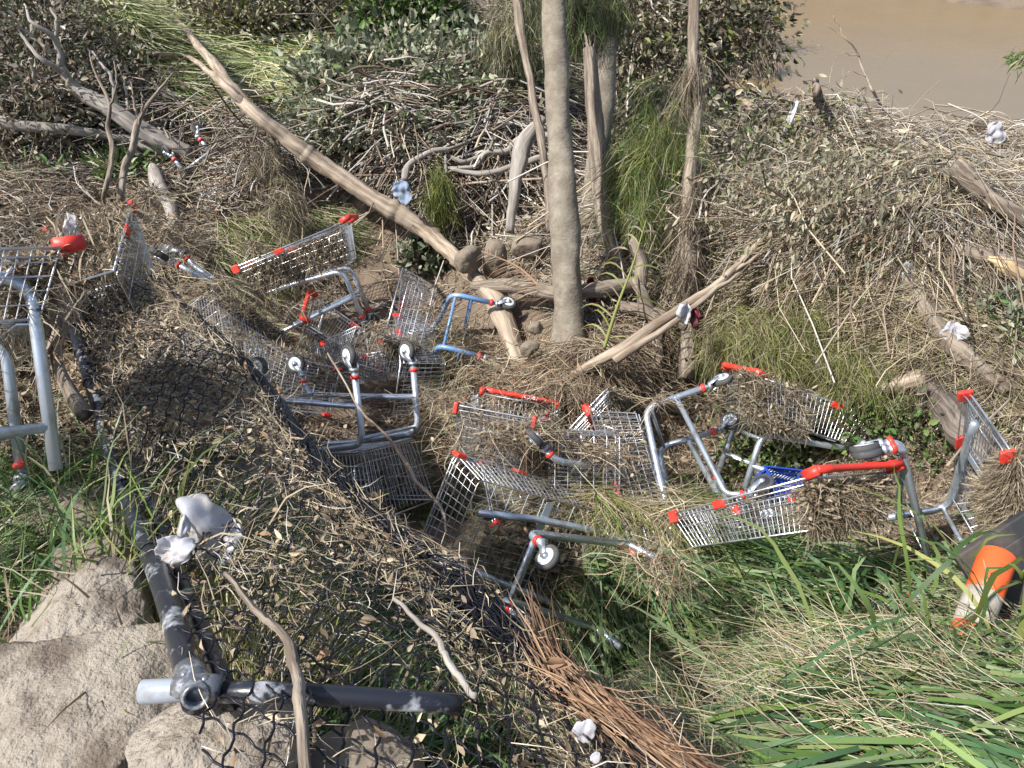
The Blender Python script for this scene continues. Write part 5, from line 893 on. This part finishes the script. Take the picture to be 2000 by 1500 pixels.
# straw along the fold
B = bez(bpx, 400); k = rd.integers(0, len(B) - 1, 1500); f = k / len(B); Q = B[k] + np.array([-.75, -.5, 0]) * (rd.uniform(-.02, 1, len(k)) * (.05 + .20 * f))[:, None] + np.array([0, 0, 1]) * rd.uniform(0, .05, len(k))[:, None]
T = B[k + 1] - B[k]; o.ribbon(o.paths(Q, T / np.linalg.norm(T, axis=1)[:, None] + rd.normal(size=T.shape) * .35, rd.uniform(.05, .18, len(k)), .6, .02, 0, ground=False, rng=rd), rd.uniform(.0015, .0035, len(k)), pick([('straw', 5), ('brown', 2)], len(k), rd), rng=rd)
setp(o.build('fence_debris', M['org']), 'straw and leaf scraps caught in the black fence mesh', 'fence debris', kind='stuff')
o = Org(); C = ap([(1060, 1240, 1.62), (1100, 1330, 1.52), (1200, 1400, 1.42), (1330, 1490, 1.32), (1420, 1560, 1.25)]); C = bez(C, 60); k = rd.integers(0, 54, 210); Q = C[k] + rd.normal(size=(210, 3)) * np.array([.02, .02, .006]); T = C[np.minimum(k + 5, len(C) - 1)] - C[k]
o.ribbon(o.paths(Q, T / np.linalg.norm(T, axis=1)[:, None] + rd.normal(size=T.shape) * .10, rd.uniform(.12, .34, 210), .25, 0, 0, ground=False, rng=rd), rd.uniform(.002, .0036, 210), pick('rust', 210, rd), rng=rd)
setp(o.build('palm_frond', M['org']), 'rust brown stripped palm leaflets lying along the folded fence edge', 'palm frond', 'palm fronds in the debris')
o = Org(); C = bez(ap([(130, 460, 3.15), (122, 560, 2.95), (100, 650, 2.75), (70, 730, 2.6)]), 40); k = rd.integers(0, 30, 120); Q = C[k] + rd.normal(size=(120, 3)) * np.array([.03, .02, .02]); T = C[np.minimum(k + 6, 38)] - C[k]
o.ribbon(o.paths(Q, T / np.linalg.norm(T, axis=1)[:, None] + rd.normal(size=T.shape) * .16, rd.uniform(.2, .5, 120), .2, 0, .1, ground=False, rng=rd), rd.uniform(.006, .011, 120), pick([('brown', 2), ('rust', 1), ('twig', 2)], 120, rd), rng=rd)
setp(o.build('palm_frond', M['org']), 'bundle of brown dead palm leaflets hanging over the left basket', 'palm frond', 'palm fronds in the debris')

# ---------------------------------------------------------------- rocks
def rock(label, c, r, rot=0, m='rock', seed=0, sub=5, rough_=.10, sq=3.0, group='rocks', crack=None):
    bm = bmesh.new(); bmesh.ops.create_icosphere(bm, subdivisions=sub, radius=1); rg = np.random.default_rng(seed)
    ph = rg.uniform(0, 6.28, (14, 3)); fr = rg.normal(size=(14, 3)) * np.array([1.6, 1.6, 1.6]) * np.linspace(.5, 2.2, 14)[:, None]; am = rough_ * .22 / np.linspace(1, 4, 14)
    cut = [(rg.normal(size=3) * np.array([1, 1, .7]), rg.uniform(.74, .95)) for _ in range(11)]
    for v in bm.verts:
        p = np.array(v.co); p = p / (np.abs(p) ** sq).sum() ** (1 / sq)
        for nrm, dd in cut:
            nn = nrm / np.linalg.norm(nrm); e = p @ nn - dd
            if e > 0: p = p - nn * e * .85
        s = 1 + sum(a * math.sin(f @ p * 1.3 + q[0]) for a, f, q in zip(am, fr, ph)); p = p * s * np.array(r)
        if crack is not None:
            a, b, wd = crack; d = (p[0] - a[0]) * b[1] - (p[1] - a[1]) * b[0] + .035 * math.sin(p[1] * 14) + .02 * math.sin(p[0] * 31); p[2] -= wd * math.exp(-(d / .014) ** 2) if p[2] > 0 else 0
        v.co = Vector(p)
    for v in bm.verts:
        q = v.co * 1.0; d = (noise.fractal(q * 6 + Vector((seed, 0, 0)), 1.1, 2.0, 4) * .007 + noise.fractal(q * 45, .6, 2.1, 5) * .0055) * min(1, min(r) / .2)
        v.co += v.co.normalized() * d
    for f in bm.faces: f.smooth = True
    me = bpy.data.meshes.new('rock'); bm.to_mesh(me); bm.free(); ob = link('rock', me, M[m]); ob.location = c; ob.rotation_euler = (0, 0, rot); setp(ob, label, 'rock', group)
def on(px, py, dep, r): p = at(px, py, dep); return p - [0, 0, r]
rock('big cracked sandstone boulder filling the bottom left corner', on(-20, 1430, 1.52, .16), (.38, .34, .18), .25, seed=5, sub=6, crack=((.35, .1), (.35, .94), .022), rough_=.05, sq=4)
rock('pale pink sandstone shoulder with a rust stain above the cracked boulder', on(140, 1205, 1.78, .15), (.17, .30, .17), .35, seed=8, sub=6, rough_=.07)
rock('square sided sandstone block under the open pipe socket', on(385, 1440, 1.30, .13), (.15, .14, .15), .15, seed=12, sub=6, rough_=.05, sq=4)
rock('rounded stone in the grass above the cracked boulder', on(140, 1000, 2.35, .10), (.20, .14, .13), .2, 'stone', seed=14)
rock('half buried stone behind the long green blades left of the pipe', on(200, 1070, 2.1, .10), (.18, .13, .13), .6, 'stone', seed=15)
rock('pale upright boulder under the limb pile', on(965, 480, 5.6, .10), (.09, .08, .14), .2, 'stone', seed=16, sub=4)
rock('small angular boulder left of the upright one', on(915, 490, 5.55, .06), (.10, .08, .09), .8, 'stone', seed=17, sub=4)
rock('rounded boulder right of the upright one', on(1030, 465, 5.7, .06), (.12, .08, .08), 0, 'stone', seed=18, sub=4)
for i, (x, y, d, s, lb) in enumerate([(1045, 640, 4.85, .05, 'upper stone in the gap left of the trunk foot'), (1035, 680, 4.75, .06, 'lower stone in the gap left of the trunk foot')]):
    rock(lb, at(x, y, d), (s, s * .8, s * .7), i, 'stone', seed=20 + i, sub=4)
rock('pinkish flat stone on the muddy flat at the left', on(85, 352, 6.3, .06), (.12, .08, .06), 0, 'stone', seed=30, sub=4)
rock('stone at the bottom edge under the thick knobbly twig', on(700, 1470, 1.4, .12), (.13, .11, .10), .4, 'stone', seed=31, sub=5)

# ---------------------------------------------------------------- litter items
def sheet(name, label, cat, c, ax, ay, m, amp=.25, n=22, seed=0, thick=.0008, outline=None, group=None, curl=.0):
    """crumpled film: c centre, ax / ay half-axis vectors"""
    rg = np.random.default_rng(seed); ax = np.array(ax, float); ay = np.array(ay, float); nz = np.cross(ax, ay); nz /= np.linalg.norm(nz); L = (np.linalg.norm(ax) + np.linalg.norm(ay)) / 2
    u, v = np.meshgrid(np.linspace(-1, 1, n), np.linspace(-1, 1, n)); edge = 1 + .13 * np.sin(np.arctan2(v, u) * 2 + rg.uniform(0, 6)) + .10 * np.sin(np.arctan2(v, u) * 3 + rg.uniform(0, 6)) + .04 * np.sin(np.arctan2(v, u) * 9); h = np.zeros_like(u)
    for k in range(10):
        a = rg.uniform(0, 6.28); f = rg.uniform(1.0, 5.0); h += np.abs(np.sin(f * (u * math.cos(a) + v * math.sin(a)) + rg.uniform(0, 6))) * rg.uniform(.3, 1) / f * 1.1
    h -= h.mean(); sq_ = np.sqrt(1 - .5 * v * v); uu = u * edge * sq_; vv = v * edge * np.sqrt(1 - .5 * u * u)
    V = (ax * uu[..., None] + ay * vv[..., None] + nz * (h * amp * L - curl * L * (u ** 2 + v ** 2))[..., None]).reshape(-1, 3)
    j, i = np.meshgrid(np.arange(n - 1), np.arange(n - 1), indexing='ij'); a = (j * n + i).ravel(); Q = np.stack([a, a + 1, a + n + 1, a + n], 1)
    me = npmesh(name, V, Q, smooth=True); o = link(name, me, M[m]); o.location = c; setp(o, label, cat, group)
    md = o.modifiers.new('solid', 'SOLIDIFY'); md.thickness = thick; return o
gb = 'plastic litter'
sheet('plastic_bag', 'largest white plastic bag draped on the fence mesh by the black pipe', 'plastic bag', at(395, 1030, 1.93), (.075, -.045, -.03), (.03, .045, .035), 'bag', .55, 26, 1, group=gb, curl=.5)
sheet('plastic_bag', 'crumpled end of white film caught on the black pipe', 'plastic bag', at(338, 1080, 1.82), (.045, .0, .01), (.0, .03, .03), 'bag', .7, 22, 2, group=gb)
sheet('plastic_bag', 'white film strand joining the two pieces on the fence', 'plastic bag', at(358, 1040, 1.90), (.012, .008, 0), (.0, .035, .03), 'bag', .5, 12, 3, group=gb)
sheet('plastic_bag', 'small pale bag on the leaf mound below the trolley corner', 'plastic bag', at(135, 450, 3.2), (.05, .0, .01), (.0, .03, .045), 'bag', .7, 20, 4, group=gb)
sheet('plastic_bag', 'clear plastic sheet lying in grass left of the leaf packed trolley', 'plastic bag', G(450, 515, .05), (.13, -.04, .0), (.03, .06, .01), 'clear', .5, 20, 5, group=gb)
sheet('plastic_bag', 'white film hanging on twigs at the far right over the shore', 'plastic bag', G(1945, 262, .25), (.12, 0, 0), (.02, .03, .12), 'bag', .6, 18, 6, group=gb)
sheet('plastic_bag', 'narrow white strip hanging in the river edge debris', 'plastic bag', G(1538, 245, .25), (.03, 0, .02), (.05, .03, .18), 'bag', .4, 14, 7, group=gb)
sheet('plastic_bag', 'grey film knotted round the forked pale pole', 'plastic bag', at(1335, 610, 4.3), (.035, 0, .01), (-.01, .01, .06), 'bag', .9, 18, 8, group=gb)
sheet('plastic_bag', 'pale crumpled wrapper on the brown log in the right debris', 'plastic bag', G(1865, 648, .3), (.06, -.03, -.01), (.02, .03, .03), 'bag', .5, 16, 9, group=gb)
sheet('plastic_bag', 'blue white wrapper above the brown log in the right debris', 'plastic bag', G(1772, 528, .25), (.05, 0, 0), (0, .03, .03), 'clear', .6, 14, 10, group=gb)
sheet('plastic_bag', 'pale film scrap beside the right side of the slender trunk', 'plastic bag', at(1373, 330, 5.4), (.02, 0, 0), (0, .01, .05), 'bag', .7, 10, 11, group=gb)
sheet('paper_scrap', 'torn white paper scrap on the fence at the bottom centre', 'paper', at(1142, 1428, 1.38), (.018, .002, 0), (-.002, .014, .016), 'bag', .25, 12, 12)
sheet('paper_scrap', 'smaller white paper scrap at the bottom edge', 'paper', at(1163, 1480, 1.30), (.009, 0, 0), (0, .006, .006), 'bag', .25, 8, 13)
sheet('film_scrap', 'clear film flattened beside the folded fence edge', 'plastic film', G(970, 1205, .06), (.10, -.05, 0), (.02, .03, .01), 'clear', .5, 18, 14, group=gb)
sheet('rag', 'torn blue grey rag hanging on a twig in the pile below the bush', 'rag', at(785, 375, 5.9), (.075, 0, .0), (-.005, .03, .07), 'bluecloth', .35, 20, 15)
sheet('rag', 'dark red cloth bunched in the gap behind the main trunk', 'rag', at(1155, 580, 5.1), (.04, .01, 0), (0, .03, .12), 'redcloth', .9, 18, 16)
sheet('rag', 'small dark red cloth on the pale pole by the slender trunk', 'rag', at(1358, 620, 4.35), (.03, 0, 0), (0, .02, .045), 'redcloth', .8, 14, 17)
for i, (x, y, d, s, lb) in enumerate([(712, 975, 2.9, .035, 'big curled brown leaf by the folded fence edge'), (372, 1135, 1.78, .02, 'pink brown oval leaf below the white bag'), (620, 1290, 1.5, .022, 'folded orange brown leaf on the mesh beside the knobbly twig'), (700, 1215, 1.62, .015, 'small pale curled leaf in the middle of the mesh'), (1070, 1300, 1.45, .02, 'tan leaf on the lower mesh near the palm leaflets'), (580, 1185, 1.62, .014, 'twisted violet brown leaf on the mesh left of centre')]):
    P = at(x, y, d); o = Org(); r_ = np.random.default_rng(i + 50); o.leaf(np.repeat(P[None], 3, 0) + r_.normal(size=(3, 3)) * s * .25, s * 2.2, s, pick([('litter', 2), ('rust', 1)], 3, r_), D=r_.normal(size=(3, 3)) * .4 + np.array([1, -.2, .3]), flat=.6, fold=.5, rng=r_)
    setp(o.build('dead_leaf', M['leafm']), lb, 'leaf', 'large dead leaves')
# blue plastic basket under the crossed rails
t = TB(); c = at(1532, 950, 3.85); u = np.array([.10, .02, -.03]); v = np.array([-.02, .06, .03]); w_ = np.cross(u, v); w_ = w_ / np.linalg.norm(w_) * .05
for s in (-1, 1):
    for k in range(-5, 6): t.box(c + v * s + u * k / 5.5, u * .02, v * .03, w_)
    for k in range(-3, 4): t.box(c + u * s + v * k / 3.6, u * .02, v * .05, w_)
    t.box(c + v * s + w_, u * 1.04, v * .06, w_ * .10); t.box(c + v * s, u * 1.02, v * .04, w_ * .06); t.box(c + u * s + w_, u * .035, v * 1.04, w_ * .10); t.box(c + u * s, u * .03, v, w_ * .06)
for k in range(-6, 7): t.box(c - w_ + u * k / 6.5, u * .03, v, w_ * .05)
for k in range(-4, 5): t.box(c - w_ * 1.02 + v * k / 4.5, u, v * .04, w_ * .05)
o_ = link('hand_basket', t.mesh('hand_basket', False), M['bluecrate']); setp(o_, 'blue plastic hand basket under the crossed chrome rails', 'basket')
# orange bollard with a black base
e = empty('traffic_bollard', at(1900, 1200, 2.75)); setp(e, 'orange traffic bollard with black rubber base tipped over at the right edge', 'traffic bollard'); o0 = np.array(e.location)
pa, pb = at(1950, 1085, 2.75), at(1895, 1230, 2.62); ax = pb - pa; L = np.linalg.norm(ax)
t = TB(); t.lathe(pa - o0, ax, [(0, .056), (.006, .060), (L * .42, .058), (L * .56, .057)], 24); t.lathe(pa - o0 + ax * .97, ax, [(0, .0555), (.05, .055), (.12, .054), (.125, .045)], 24); link('post', t.mesh('post'), M['orange'], e)
t = TB(); t.lathe(pa - o0 + ax * .54, ax, [(0, .0578), (.002, .0590), (L * .44, .0580), (L * .445, .056)], 24); link('reflective_band', t.mesh('reflective_band'), M['greywrap'], e)
nb = -ax / L; u = np.cross(nb, [0, 0, 1]); u /= np.linalg.norm(u); v = np.cross(nb, u); t = TB(); cb = at(1985, 1120, 2.85) - o0; un = np.array([.55, -.5, -.65]); un /= np.linalg.norm(un); vn = np.cross([-.3, -.5, .8], un); vn /= np.linalg.norm(vn); wn = np.cross(un, vn)
t.box(cb, un * .17, vn * .15, wn * .018); b_ = link('base', t.mesh('base', False, .008), M['rubberblack'], e)
t = TB(); t.box(cb + wn * .022, un * .11, vn * .10, wn * .01); link('base_step', t.mesh('base_step', False, .004), M['rubberblack'], e)
